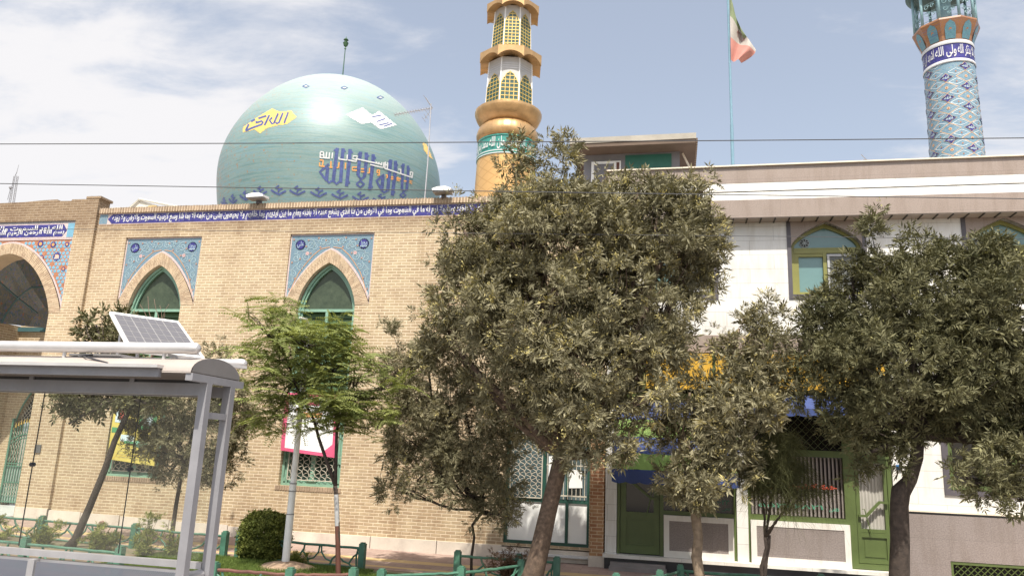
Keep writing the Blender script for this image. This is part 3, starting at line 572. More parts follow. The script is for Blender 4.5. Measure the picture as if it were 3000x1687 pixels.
ou = MB(); ou.box(-16.66+.0, -16.60, YW-.05, YW-.001, 1.3, 1.36)
# small grey service plate on the gate pier
q = onY(112, 1314, YW); ou = MB(); ou.box(q[0]-.1, q[0]+.1, YW-.03, YW-.002, q[2]-.11, q[2]+.11); ou.build('meter_plate', pm('plate_grey', (.10, .10, .10), .6), mosque)
dr_ = MB(); q = onY(304, 1528, YW); dr_.tube([(q[0], YW-.12, q[2]-.02), (q[0], YW, q[2])], .05, 10); dr_.build('drain_pipe', pm('drain', (.25, .16, .12), .8), mosque)

# white door and window unit in green metal (right end of the brick wall)
dw = MB(); Y = YW+.06
for x0, x1, z0, z1 in [(-3.97, -3.89, .36, 3.3), (-1.99, -1.93, .36, 3.3), (-3.89, -1.99, .36, .43), (-3.89, -1.99, 1.33, 1.40), (-3.08, -3.0, .43, 1.33), (-2.50, -2.43, .43, 1.33), (-3.06, -2.99, 1.4, 3.3), (-3.89, -1.99, 2.95, 3.02), (-2.50, -2.44, 1.4, 2.95)]: dw.box(x0, x1, Y, Y+.08, z0, z1)
wd = dw.build('entrance', M_DKGREEN, mosque)
wp = MB()
for x0, x1 in [(-3.89, -3.08), (-3.0, -2.50), (-2.43, -1.99)]: wp.box(x0+.003, x1-.003, Y+.03, Y+.06, .433, 1.327)
wp.build('door_panel', M_WPANEL, wd)
gl = MB(); gl.box(-3.89, -1.99, Y+.05, Y+.06, 1.41, 2.94); gl.build('pane', pm('blue_grey_pane', (.09, .13, .14), .15, var=.3), wd)
gr = MB(); p = .145; zz0, zz1, zx0, zx1 = 1.42, 2.93, -3.85, -3.08
for sgn in (1, -1):
    for k in range(-12, 18):
        pts = []
        for i in range(43):
            t = i/42*(zz1-zz0); xx = zx0+k*p+(t if sgn > 0 else (zz1-zz0)-t); wob = .02*math.sin(2*PI*t/p); q = (xx+wob*.7, Y-.02, zz0+t-wob*.7*sgn)
            if zx0 <= q[0] <= zx1: pts.append(q)
            else:
                if len(pts) > 1: gr.tube(pts, .0085, 4, caps=False)
                pts = []
        if len(pts) > 1: gr.tube(pts, .0085, 4, caps=False)
for x in (zx0, zx1): gr.bar((x, Y-.02, zz0), (x, Y-.02, zz1), .025)
for z in (zz0, zz1): gr.bar((zx0, Y-.02, z), (zx1, Y-.02, z), .025)
for i in range(10): x = -2.95+i*.1; gr.bar((x, Y-.03, 1.42), (x, Y-.03, 2.93), .016)
for z in (1.5, 2.2, 2.85): gr.bar((-2.97, Y-.03, z), (-2.0, Y-.03, z), .03)
gr.build('grille', M_IRON, wd)
pap = MB(); pap.add([(-2.42, Y-.05, 1.68), (-2.10, Y-.05, 1.70), (-2.12, Y-.05, 2.08), (-2.36, Y-.055, 2.12), (-2.42, Y-.05, 1.98)], [(0, 1, 2, 3, 4)]); pap.build('pasted_notice', M_WPANEL, wd)
pap = MB(); pap.box(-2.92, -2.75, Y-.055, Y-.05, 1.6, 2.4); pap.build('pasted_notice', M_WPANEL, wd)

# banners over the lower windows
def banner(name, label, cx, z0, z1, w, skew, mats, draw):
    b = thing(name, label, 'banner', (cx, YW-.03, z0)); nx, nz = 14, 14; mb = MB(); vs = []
    def fn(u, v, d=0.0): return (cx-w/2+u*w+skew*(1-v)*.0, YW-.05-d-.03*math.sin(u*5+v*3)-.02*math.sin(u*11+1), z0+(z1-z0)*v-.13*u*(1-v)+.05*(1-v)*0)
    for i in range(nx+1):
        for j in range(nz+1): vs.append(fn(i/nx, j/nz))
    mb.add(vs, [(i*(nz+1)+j, (i+1)*(nz+1)+j, (i+1)*(nz+1)+j+1, i*(nz+1)+j+1) for i in range(nx) for j in range(nz)]); c = mb.build('cloth', mats[0], b, smooth='all')
    d = MB(); draw(d, lambda u, v: fn(u, v, .006), lambda u, v: fn(u, v, .010)); d.build('print', mats[1:], c)
    for u, v in ((0, 0), (1, 0), (0, 1), (1, 1)): r = MB(); p = fn(u, v); r.tube([p, (p[0]+(.12 if u else -.12), YW+.1, p[2]+.02)], .004, 4); r.build('tie', M_IRON, b)
def grid(d, u0, u1, v0, v1, fn, mi, n=8):
    vs = [fn(u0+(u1-u0)*i/n, v0+(v1-v0)*j/n) for i in range(n+1) for j in range(n+1)]
    d.add(vs, [(i*(n+1)+j, (i+1)*(n+1)+j, (i+1)*(n+1)+j+1, i*(n+1)+j+1) for i in range(n) for j in range(n)], mi)
def draw_white(d, f1, f2):
    grid(d, 0, .075, 0, 1, f1, 0); grid(d, .925, 1, 0, 1, f1, 0); grid(d, .075, .925, 0, .055, f1, 0); grid(d, .075, .925, .93, 1, f1, 0)
    d.add([f1(.925, .05), f1(.76, .055), f1(.925, .2)], [(0, 1, 2)], 0)
    for v, n in ((.16, 18), (.22, 16), (.30, 14), (.36, 9), (.43, 12)):
        for k in range(n):
            u = .3+k*.5/n; d.ribbon([(u, v), (u+.012+random.random()*.012, v+random.uniform(-.008, .008))], .006, f2, 1)
    grid(d, .3, .7, .60, .68, f1, 2); grid(d, .35, .62, .8, .86, f1, 0); grid(d, .2, .4, .70, .73, f1, 2)
def draw_yellow(d, f1, f2):
    grid(d, .06, .22, .58, .80, f1, 0); grid(d, .14, .24, .62, .78, f2, 1); grid(d, .02, .14, .42, .5, f1, 2); grid(d, .22, .5, .30, .40, f1, 0); grid(d, .3, .55, .27, .31, f2, 2); grid(d, .55, .85, .24, .33, f1, 3)
    grid(d, .55, .95, .5, .74, f1, 2); grid(d, .65, .85, .56, .70, f2, 0); grid(d, .3, .52, .72, .9, f1, 4); grid(d, .6, .9, .80, .92, f1, 1)
    for v in (.06, .10, .15, .20):
        for k in range(26): u = .2+k*.027; d.ribbon([(u, v), (u+.014, v+random.uniform(-.008, .008))], .006, f2, 5)
    for k in range(7): d.ribbon([(.05+k*.09, .0+k*.02), (.10+k*.1, .10)], .01, f1, 4)
M_BYEL = pm('yellow_cloth', (.60, .50, .12), .7, var=.08); M_MAG = pm('magenta_print', (.62, .10, .20), .6)
banner('window_banner', 'white banner with crimson border hung over the lower part of the second window', -9.16, 2.27, 3.75, 1.50, 0, [M_WPANEL, M_MAG, pm('grey_print', (.35, .35, .38), .6), pm('orange_print', (.75, .35, .15), .6)], draw_white)
banner('window_banner', 'yellow printed banner behind the tree trunks, over the lower part of the first window', -14.28, 1.85, 3.55, 1.42, 0, [M_BYEL, pm('pale_print', (.55, .66, .70), .6), pm('red_print', (.55, .10, .08), .6), pm('green_print', (.08, .28, .12), .6), pm('mint_print', (.25, .55, .40), .6), pm('gold_print', (.70, .48, .08), .6), pm('ink_print', (.18, .20, .25), .6)], draw_yellow)

# ------------------------------------------------------------------ the white stone annexe on the right
YB = 18.1; BX0, BX1 = -1.53, 13.0
annex = thing('annexe_building', 'two storey white stone building with taupe bands, pointed teal windows and green framed shops', 'building', (4, YB, 0))
WC = [-3.35+3.55, 3.52, 7.27, 11.0]
an = MB()
holes = []
def whole(c): return [(c-.78, 6.28), (c+.78, 6.28), (c+.78, 7.40)]+keel(c, .78, 7.40, .615, 10)[1:-1]+[(c-.78, 7.42)]
an.prism([[(BX0, 5.31), (BX1, 5.31), (BX1, 8.1), (BX0, 8.1)]]+[whole(c)[::-1] for c in WC], YB, YB+.3, 0)
an.box(4.62, BX1, YB+.0, YB+.0+.3, 3.9, 4.9, 0)
an.prism([[(4.9, 1.60), (BX1, 1.60), (BX1, 3.9), (4.9, 3.9)], [(5.74, 2.04), (5.74, 3.6), (7.1, 3.6), (7.1, 2.04)]], YB, YB+.3, 0)
an.box(4.62, 4.9, YB-.0, YB+.3, .3, 3.9, 0)
an.box(BX0, -1.27, YB-.02, YB+.3, .25, 4.9, 0); an.box(1.37, 1.61, YB-.03, YB+.3, .32, 4.9, 0)
an.build('wall', M_WSTONE, annex)
b2 = MB(); b2.box(BX0, BX1, YB-.025, YB+.3, 4.9, 5.31, 0); b2.box(BX0-.01, BX1, 17.72, YB+.3, 8.05, 8.485, 0); b2.box(BX0-.01, BX1, 17.72, YB+.0, 8.905, 9.315, 0)
b2.build('stone_band', M_BAND, annex)
b3 = MB(); b3.box(BX0-.01, BX1, 17.725, YB+.3, 8.485, 8.675, 0); b3.box(BX0-.01, BX1, 17.725, YB+.3, 8.705, 8.905, 0); b3.box(BX0, BX1, 17.76, YB+.3, 8.675, 8.705, 1)
b3.build('parapet_band', [blocks_mat('white_band_stone', (.80, .785, .75), (.55, .52, .48), 1.25, .6, .05), M_BLACK], annex)
b4 = MB(); x = BX0-.05
while x < BX1:
    L_ = 1.6+random.random(); b4.box(x, x+L_-.006, 17.67, YB+.06, 9.316, 9.35+random.uniform(-.004, .006)); x += L_
b4.build('coping', M_CREAM, annex)
b5 = MB(); x = BX0+.1
b5.box(BX0, BX1, 17.73, YB-.001, 8.035, 8.049, 1)
while x < BX1: b5.box(x, x+.03, 17.74, YB-.002, 8.018, 8.034, 0); x += .315
b5.build('soffit', [pm('soffit_dark', (.035, .03, .025), .7), pm('soffit_board', (.34, .29, .25), .7)], annex)
b6 = MB(); b6.box(BX0, BX1, YB+.3, 28, 8.5, 8.6); b6.box(BX0, BX0+.2, YB+.3, 28, 4.9, 9.2); b6.box(BX0, BX1, YB+1.2, YB+1.25, .2, 8.5, 1); b6.box(BX1-.2, BX1, YB+.3, 28, 0, 9.2); b6.box(BX0, BX1, 27.8, 28, 0, 8.5); b6.build('roof', [M_CONC, M_DARK], annex)
gs = MB(); gs.prism([[(4.64, -.2), (BX1, -.2), (BX1, 1.52), (4.64, 1.52)], [(5.62, -.1), (5.62, .61), (7.6, .61), (7.6, -.1)]], YB-.03, YB+.2)
gs.build('granite_base', M_GSTONE, annex)
ls = MB(); ls.box(4.64, BX1, YB-.05, YB+.1, 1.566, 1.60, 0); ls.box(4.64, BX1, YB-.02, YB+.1, 1.521, 1.565, 1); ls.build('string_course', [M_CREAM, M_BLACK], annex)
def upper_window(c):
    t = MB(); o = [(c-.87, 6.17), (c+.87, 6.17), (c+.87, 8.035), (c-.87, 8.035)]; i = whole(c)
    # slate trim left, right and bottom; taupe stone in the spandrel over the arch
    t.prism([[(c-.87, 6.17), (c+.87, 6.17), (c+.87, 8.034), (c+.78, 8.034), (c+.78, 6.28), (c-.78, 6.28), (c-.78, 8.034), (c-.87, 8.034)]], YB-.022, YB+.02, 0)
    ar = keel(c, .78, 7.40, .615, 10); t.prism([[(c-.778, 7.42)]+ar[::-1][1:-1]+[(c+.778, 7.42), (c+.778, 8.034), (c-.778, 8.034)]], YB-.018, YB+.05, 1)
    for k in range(len(ar)-1):
        a, b = ar[k], ar[k+1]; t.add([(a[0], YB-.018, a[1]), (b[0], YB-.018, b[1]), (b[0], YB+.22, b[1]), (a[0], YB+.22, a[1])], [(0, 1, 2, 3)], 2)
    t.box(c-.78, c+.78, YB+.0, YB+.22, 6.245, 6.281, 3)
    w = t.build('window', [M_SLATE, M_BAND, pm('arch_reveal', (.16, .13, .09), .6), M_CREAM], annex)
    f = MB(); Y = YB+.16
    a_in = keel(c, .70, 7.42, .50, 10)
    f.prism([[(c-.779, 6.285), (c+.779, 6.285), (c+.779, 7.42)]+ar[1:-1]+[(c-.779, 7.42)], ([(c-.70, 6.37), (c+.70, 6.37), (c+.70, 7.42)]+a_in[1:-1]+[(c-.70, 7.42)])[::-1]], Y, Y+.08)
    f.box(c-.70, c+.70, Y-.01, Y+.06, 7.30, 7.42); f.box(c-.70, c+.70, Y-.015, Y+.06, 7.395, 7.43); f.box(c-.06, c+.02, Y-.005, Y+.06, 6.37, 7.30); f.box(c-.70, c-.60, Y+.005, Y+.06, 6.37, 7.3); f.box(c-.60, c-.06, Y+.006, Y+.06, 7.22, 7.3)
    f.build('frame', M_LIME, w)
    g = MB(); g.poly([whole(c)], pl(Y+.055)); g.build('pane', M_TEALW, w)
    s = MB(); x0, x1, z0, z1 = c+.03, c+.68, 6.38, 7.27
    for q in [(x0, x0+.05, z0, z1), (x1-.05, x1, z0, z1), (x0+.05, x1-.05, z1-.05, z1), (x0+.05, x1-.05, z0, z0+.05)]: s.box(q[0], q[1], Y-.03, Y+.0, q[2], q[3], 0)
    s.box(x0+.05, x1-.05, Y-.012, Y-.01, z0+.05, z1-.05, 1); s.build('insect_screen', [pm('screen_frame', (.42, .42, .42), .5), pm('screen_mesh', (.10, .105, .10), .6)], w)
    v = MB(); v.lathe([(0, .02), (.05, .02), (.10, 0), (.115, 0), (.115, -.02)], n=16, mi=0)
    v.v = [(x+c-.45, Y+.04-z, y+7.56) for x, y, z in v.v]
    for k in range(8): a = k*PI/4; v.add([(c-.45+.02*math.cos(a), Y+.018, 7.56+.02*math.sin(a)), (c-.45+.095*math.cos(a-.22), Y+.018, 7.56+.095*math.sin(a-.22)), (c-.45+.095*math.cos(a+.22), Y+.018, 7.56+.095*math.sin(a+.22))], [(0, 1, 2)], 1)
    v.build('vent_fan', [pm('vent_grey', (.30, .33, .33), .5), M_DARK], w)
for c in WC: upper_window(c)

# ground-floor shops
sh = MB(); Yf = YB+.06
for x0, x1, z0, z1 in [(-1.26, -1.20, .31, 3.9), (-.30, -.22, .31, 3.9), (1.31, 1.37, .31, 3.9), (-.22, 1.31, 1.22, 1.31), (-1.2, 1.31, 2.62, 2.74), (-1.2, 1.31, 3.8, 3.95)]: o_ = .002*(x0*3.1+z0*1.7); sh.box(x0, x1, Yf-.03+o_, Yf+.08+o_, z0, z1)
s1 = sh.build('shop_front', M_OLIVE, annex)
d = MB()
for x0, x1, z0, z1 in [(-1.19, -1.06, .34, 2.6), (-.44, -.31, .34, 2.6), (-1.06, -.44, .34, .52), (-1.06, -.44, 1.10, 1.24), (-1.06, -.44, 2.46, 2.6)]: d.box(x0, x1, Yf+.0, Yf+.06, z0, z1)
d.box(-1.06, -.44, Yf+.03, Yf+.05, .52, 1.10); d.box(-.98, -.52, Yf+.02, Yf+.031, .58, 1.05)
d.bar((-1.1, Yf-.03, 1.9), (-.94, Yf-.03, 1.9), .06); d.bar((-.95, Yf-.03, 1.91), (-.5, Yf-.03, 1.56), .055); d.bar((-.52, Yf-.03, 1.56), (-.36, Yf-.03, 1.55), .055); d.tube([(-.42, Yf-.05, 1.8), (-.46, Yf-.05, 1.78), (-.60, Yf-.05, 1.16)], .013, 6)
dd = d.build('door', M_OLIVE, s1); g = MB(); g.box(-1.06, -.44, Yf+.045, Yf+.05, 1.24, 2.46); g.build('pane', pm('shop_glass', (.015, .013, .012), .06, spec=.6), dd)
g = MB(); g.box(-.22, 1.31, Yf+.02, Yf+.025, 1.31, 2.62); g.box(-1.2, 1.31, Yf+.02, Yf+.025, 2.74, 3.8); g.build('pane', MAT['shop_glass'], s1)
M_PHONE = pm('green_lettering', (.03, .16, .10), .5); t = MB()
put_text(t, '۵۵۳۰۰۶۰', -.18, .33, 1.50, 1.60, pl(Yf+.012), 0, .015); put_text(t, '۵۵۴۶۰۰۲۲', .62, 1.22, 1.50, 1.60, pl(Yf+.012), 0, .015); put_text(t, shape('تلفن'), 1.06, 1.24, 1.36, 1.44, pl(Yf+.012), 0, .015)
t.build('lettering', M_PHONE, s1)
def low_panel(x0, x1, par):
    p = MB(); z0, z1 = .32, 1.215; b = .12
    for q in [(x0, x1, z0, z0+b+.02), (x0, x1, z1-b, z1), (x0, x0+b, z0+b+.02, z1-b), (x1-b, x1, z0+b+.02, z1-b)]: p.box(q[0], q[1], YB-.045, YB+.1, q[2], q[3], 0)
    p.box(x0+b, x1-b, YB-.035, YB+.1, z0+b+.02, z1-b, 1); p.build('stone_panel', [blocks_mat('panel_marble', (.74, .71, .66), (.6, .57, .52), 3, 3, .03) if 'pmk' not in MAT else MAT['pmk'], M_GSTONE], par)
low_panel(-.215, 1.30, s1)
sh = MB()
for x0, x1, z0, z1 in [(1.615, 1.68, .33, 3.9), (3.64, 3.86, .33, 3.9), (4.52, 4.61, .33, 3.9), (1.68, 3.64, 1.22, 1.33), (1.68, 4.6, 2.62, 2.76), (1.68, 4.6, 3.75, 3.9), (3.86, 4.52, .33, .44)]: o_ = .002*(x0*3.1+z0*1.7); sh.box(x0, x1, Yf-.04+o_, Yf+.08+o_, z0, z1)
s2 = sh.build('shop_front', M_OLIVE, annex); low_panel(1.66, 3.70, s2)
n = NT('louvre_blind'); sp = n.N.new('ShaderNodeSeparateXYZ'); n.L.new(n.tc.outputs['Object'], sp.inputs[0]); w_ = n.math('SINE', n.math('MULTIPLY', sp.outputs[0], 2*PI/.082))
n.put(n.ramp(n.math('MULTIPLY_ADD' if False else 'ADD', n.math('MULTIPLY', w_, .5), .5), [(.35, (.075, .06, .06)), (.6, (.30, .26, .24))]), n.b.inputs['Base Color']); M_LOUV = n.fin(.6)
g = MB(); x = 1.7
while x < 3.62: g.add([(x, Yf+.05, 1.34), (x+.07, Yf+.10, 1.34), (x+.07, Yf+.10, 2.61), (x, Yf+.05, 2.61)], [(0, 1, 2, 3)]); x += .082
g.build('vertical_blind', M_LOUV, s2)
g = MB(); g.box(1.68, 4.52, Yf+.06, Yf+.065, 2.77, 3.74, 0); g.build('transom_pane', MAT['shop_glass'], s2)
g = MB()
for k in np.arange(1.3, 4.6, .16):
    for s_ in (-1, 1):
        a, b = (k, 2.78), (k+s_*.9, 3.72); pts = [(a[0]+(b[0]-a[0])*t_, a[1]+(b[1]-a[1])*t_) for t_ in np.linspace(0, 1, 10)]; pts = [(q, Yf+.0, z) for q, z in pts if 1.7 < q < 4.5]
        if len(pts) > 1: g.tube([pts[0], pts[-1]], .005, 4)
g.build('transom_lattice', pm('dim_olive', (.07, .09, .03), .6), s2)
t = MB(); put_text(t, shape('خشكشويى نور'), 1.95, 3.5, 1.90, 2.04, pl(Yf+.03), 0, .04); put_text(t, '۵۵۳۴۶۸۲۱', 1.85, 3.2, 1.50, 1.60, pl(Yf+.03), 1, .015); put_text(t, shape('تلفن'), 3.32, 3.52, 1.46, 1.55, pl(Yf+.03), 1, .02)
t.build('lettering', [pm('red_lettering', (.70, .10, .06), .5), pm('mint_lettering', (.10, .38, .24), .5)], s2)
d = MB()
for x0, x1, z0, z1 in [(3.87, 3.95, .45, 2.61), (4.44, 4.51, .45, 2.61), (3.95, 4.44, .45, .53), (3.95, 4.44, .98, 1.075), (3.95, 4.44, 1.08, 1.15), (3.95, 4.44, 2.53, 2.61)]: d.box(x0, x1, Yf+.0, Yf+.06, z0, z1)
d.box(3.95, 4.44, Yf+.03, Yf+.05, .53, .98); d.bar((3.90, Yf-.04, 1.42), (4.05, Yf-.04, 1.42), .05); d.bar((4.04, Yf-.04, 1.41), (4.33, Yf-.04, 1.72), .055); d.bar((4.32, Yf-.04, 1.72), (4.5, Yf-.04, 1.71), .05); d.tube([(3.97, Yf-.05, 1.56), (4.02, Yf-.05, 1.56), (4.13, Yf-.05, 1.05)], .011, 6)
d.box(4.0, 4.4, Yf+.018, Yf+.031, .58, .93); dd = d.build('door', M_OLIVE, s2)
g = MB(); x = 3.95
while x < 4.43: g.add([(x, Yf+.06, 1.15), (x+.035, Yf+.085, 1.15), (x+.07, Yf+.06, 1.15), (x+.07, Yf+.06, 2.53), (x+.035, Yf+.085, 2.53), (x, Yf+.06, 2.53)], [(0, 1, 4, 5), (1, 2, 3, 4)]); x += .07
g.build('curtain', pm('pale_curtain', (.42, .40, .36), .8, var=.06), dd)
lg = MB(); lg.box(BX0-.03, 4.66, YB-.22, YB+.12, .245, .318, 0); lg.box(BX0, 4.66, YB-.14, YB+.1, -.2, .244, 1); lg.build('ledge', [blocks_mat('ledge_marble', (.72, .69, .64), (.45, .43, .4), .9, 3, .05), M_BLACK], annex)
stp = MB(); stp.box(-1.40, -.16, YB-.42, YB-.14, -.1, .085); stp.box(-1.38, -.18, YB-.34, YB-.14, .085, .17); stp.build('step', pm('step_stone', (.24, .215, .205), .7, var=.15), annex)
stp = MB(); stp.box(1.62, 4.62, YB-.45, YB-.14, -.1, .09); stp.build('step', bpy.data.materials['step_stone'], annex)
# ground-floor window and basement grille of the right-hand block
w = MB()
for q in [(5.62, 5.74, 1.93, 3.7), (7.1, 7.22, 1.93, 3.7), (5.74, 7.1, 1.93, 2.04), (5.74, 7.1, 3.6, 3.7)]: w.box(q[0], q[1], YB-.03, YB+.15, q[2], q[3])
w = w.build('window', M_SLATE, annex); f = MB()
for q in [(5.745, 5.85, 2.05, 3.6), (7.0, 7.095, 2.05, 3.6), (5.85, 7.0, 2.05, 2.14), (6.35, 6.45, 2.14, 3.6)]: f.box(q[0], q[1], YB+.08, YB+.15, q[2], q[3])
f.build('frame', M_OLIVE, w); g = MB(); g.box(5.75, 7.09, YB+.14, YB+.15, 2.05, 3.59); g.build('pane', MAT['shop_glass'], w)
w = MB()
for q in [(5.625, 5.67, -.1, .605), (7.55, 7.595, -.1, .605), (5.67, 7.55, .55, .605)]: w.box(q[0], q[1], YB-.02, YB+.05, q[2], q[3])
for k in np.arange(5.0, 7.6, .125):
    for s_ in (-1, 1):
        a, b = (k, -.1), (k+s_*.65, .55); pts = [(a[0]+(b[0]-a[0])*t_, a[1]+(b[1]-a[1])*t_) for t_ in np.linspace(0, 1, 12)]; pts = [(q, YB-.0, z) for q, z in pts if 5.66 < q < 7.56]
        if len(pts) > 1: w.tube([pts[0], pts[-1]], .009, 4)
w = w.build('basement_grille', M_OLIVE, annex); g = MB(); g.box(5.63, 7.59, YB+.12, YB+.13, -.1, .6); g.build('pane', M_DARK, w)
bp = MB(); bp.box(4.70, 4.80, YB-.045, YB-.002, 2.42, 2.52); bp.build('number_plate', pm('plate_blue', (.03, .16, .40), .4), annex)

# shop sign and awnings
sg = thing('shop_sign', 'long yellow sign board with dark green posts above the two shops', 'sign', (2, YB-.1, 4.0))
b = MB(); b.box(-.62, 4.58, YB-.15, YB-.04, 4.03, 4.86, 0); b.build('board', pm('sign_yellow', (.60, .35, .04), .45, var=.14, sc=2), sg)
for x in (-.66, .93, 2.75, 4.60): b = MB(); b.box(x-.03, x+.03, YB-.17, YB-.03, 4.0, 4.88); b.build('post', M_OLIVE, sg)
def awning(name, label, x0, x1, ztop, zfr, yfr, cols, mats, val):
    a = thing(name, label, 'awning', ((x0+x1)/2, YB-.06, ztop)); n = 24; mb = MB(); k = len(cols)
    for si, c in enumerate(cols):
        vs = []
        for j in (0, 1):
            t = (si+j)/k
            for i in range(n+1): x = x0+(x1-x0)*i/n; vs.append((x, YB-.05+(yfr-YB)*t, ztop+(zfr-ztop)*t-.05*math.sin(PI*t)-.012*math.sin(i*1.7+t*3)))
        mb.add(vs, [(i, i+1, n+2+i, n+1+i) for i in range(n)], c)
    mb.build('canvas', mats, a, smooth='all'); v = MB(); m_ = int((x1-x0)/.30)
    pts = []
    for i in range(m_*8+1): u = i/(m_*8); pts.append((x0+(x1-x0)*u, zfr-val+.035*abs(math.sin(PI*u*m_))*-1+.03))
    top = [(x0+(x1-x0)*i/(m_*8), zfr) for i in range(m_*8+1)]
    v.add([(p[0], yfr-.05-.012*math.sin(p[0]*9), p[1]) for p in pts]+[(p[0], yfr-.05, p[1]) for p in top], [(i, i+1, len(pts)+i+1, len(pts)+i) for i in range(len(pts)-1)])
    v.build('valance', mats[0], a); fr = MB()
    for x in (x0, x1): fr.tube([(x, YB-.02, ztop-.03), (x, yfr-.03, zfr-.02)], .015, 6); fr.tube([(x, YB-.02, zfr-.02), (x, yfr-.03, zfr-.02)], .015, 6)
    fr.tube([(x0, yfr-.03, zfr-.02), (x1, yfr-.03, zfr-.02)], .015, 6); fr.build('frame', M_STEEL, a)
    return a
M_AWB = pm('awning_blue', (.035, .06, .19), .75, var=.12, sc=3); M_AWG = pm('awning_green', (.17, .27, .06), .75, var=.1, sc=3)
awning('shop_awning', 'blue and lime striped awning with scalloped valance over the left shop', -1.33, 1.40, 3.72, 2.19, 17.35, [0, 1, 0, 1], [M_AWB, M_AWG], .30)
awning('shop_awning', 'plain blue awning high over the curtained right shop', 1.66, 4.58, 3.98, 3.62, 17.45, [0, 0, 0], [M_AWB, M_AWG], .17)

# rooftop cabin
cb = thing('rooftop_cabin', 'small grey roof cabin with green panel and wide slab roof behind the parapet', 'cabin', (-1, 20, 8.7))
m = MB(); m.box(-2.42, .22, 20.0, 23, 8.6, 10.72); m.build('wall', pm('cabin_grey', (.20, .195, .21), .7), cb)
m = MB(); m.box(-2.75, .65, 19.4, 23.6, 10.83, 10.99, 0); m.box(-2.73, .63, 19.42, 23.6, 10.72, 10.83, 1)
for k in range(26): m.box(.60, .69, 19.45+k*.16, 19.53+k*.16, 10.74, 10.86, 1)
m.build('roof', [pm('slab_edge', (.36, .33, .28), .8), pm('eave_brown', (.13, .09, .065), .8)], cb)
m = MB(); m.box(-1.26, .0, 19.975, 20.0, 9.1, 10.66); m.build('green_panel', pm('panel_green', (.02, .12, .085), .5), cb)
m = MB(); m.box(-2.2, -1.38, 19.95, 20.0, 9.2, 10.5, 0); m.box(-2.12, -1.58, 19.94, 19.95, 9.28, 10.42, 1); m.box(-1.5, -1.42, 19.93, 19.95, 9.2, 10.45, 2); m.build('window', [M_WHITE, pm('grey_pane', (.13, .12, .125), .3), M_RUST], cb)
m = MB(); m.bar((.3, 20.1, 10.7), (.5, 20.1, 10.25), .05); m.build('bracket', M_CREAM, cb)

# ------------------------------------------------------------------ dome
DC = (-15.03, 30.0); DPROF = [(r_, z_ if z_ < 14 else 14+(z_-14)*.90) for r_, z_ in [(4.30, 11.0), (4.62, 12.0), (4.80, 13.0), (4.87, 13.9), (4.80, 14.7), (4.60, 15.5), (4.25, 16.35), (3.78, 17.15), (3.15, 17.95), (2.40, 18.62), (1.60, 19.08), (.80, 19.35), (.25, 19.45), (.0, 19.46)]]
def crom(P, n):
    out = []
    for i in range(len(P)-1):
        p0 = P[max(i-1, 0)]; p1 = P[i]; p2 = P[i+1]; p3 = P[min(i+2, len(P)-1)]
        for k in range(n):
            t = k/n; out.append(tuple(.5*((2*p1[j])+(-p0[j]+p2[j])*t+(2*p0[j]-5*p1[j]+4*p2[j]-p3[j])*t*t+(-p0[j]+3*p1[j]-3*p2[j]+p3[j])*t**3) for j in range(len(p1))))
    return out+[tuple(P[-1])]
DP = [(max(0, r), z) for r, z in crom(DPROF, 4)]; DZ = np.array([z for r, z in DP]); DR = np.array([r for r, z in DP])
def drad(z): return float(np.interp(z, DZ, DR))
def dhit(px, py, eps=.02):                            # where the view ray through a pixel meets the dome's own surface
    d = ray(px, py); lo, hi = 20.0, 38.0; n = d/np.linalg.norm(d)
    for k in np.arange(22, 42, .25):
        p = CAM+n*k
        if math.hypot(p[0]-DC[0], p[1]-DC[1]) < drad(p[2]): lo, hi = k-.25, k; break
    else: p = CAM+n*33; a = math.atan2(p[0]-DC[0], -(p[1]-DC[1])); return (DC[0]+4.8*math.sin(a), DC[1]-4.8*math.cos(a), p[2])
    for _ in range(22):
        mid = (lo+hi)/2; p = CAM+n*mid
        if math.hypot(p[0]-DC[0], p[1]-DC[1]) < drad(p[2]): hi = mid
        else: lo = mid
    p = CAM+n*hi; a = math.atan2(p[0]-DC[0], -(p[1]-DC[1])); r = drad(p[2])+eps; return (DC[0]+r*math.sin(a), DC[1]-r*math.cos(a), p[2])
dome = thing('mosque_dome', 'large turquoise tiled dome with blue, white and orange kufic writing behind the brick wall', 'dome', (DC[0], DC[1], 11.0))
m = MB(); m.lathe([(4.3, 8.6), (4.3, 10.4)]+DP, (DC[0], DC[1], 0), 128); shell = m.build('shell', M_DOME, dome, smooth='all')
# cap disc and finial
m = MB(); m.lathe([(.45, 18.86), (.45, 18.92), (.0, 18.97)], (DC[0], DC[1], 0), 24); m.tube([(DC[0], DC[1], 18.8), (DC[0], DC[1], 20.9)], [.035, .02], 8)
m.build('cap', pm('verdigris', (.06, .12, .09), .5), dome)
m = MB(); m.lathe([(0, 20.7), (.05, 20.74), (.02, 20.84), (.09, 20.9), (.13, 21.05), (.07, 21.08), (.07, 21.18), (.12, 21.2), (.015, 21.32), (.0, 21.42)], (DC[0], DC[1], 0), 12); m.build('finial', pm('lantern_green', (.05, .11, .05), .5, .3), dome)
KU = MB()
def stroke(pts, w, mi, o, s):                         # pixel stroke subdivided and laid on the shell
    P = [(o[0]+x/s, o[1]+y/s) for x, y in pts]; Q = []
    for a, b in zip(P[:-1], P[1:]):
        n = max(1, int(math.hypot(b[0]-a[0], b[1]-a[1])/7)); Q += [(a[0]+(b[0]-a[0])*i/n, a[1]+(b[1]-a[1])*i/n) for i in range(n)]
    Q.append(P[-1]); KU.ribbon(Q, w/s, lambda x, y: dhit(x, y, .012+.007*mi), mi)
    f = KU.f; 
cr, cs = (930, 420), 8.523
B0 = 0
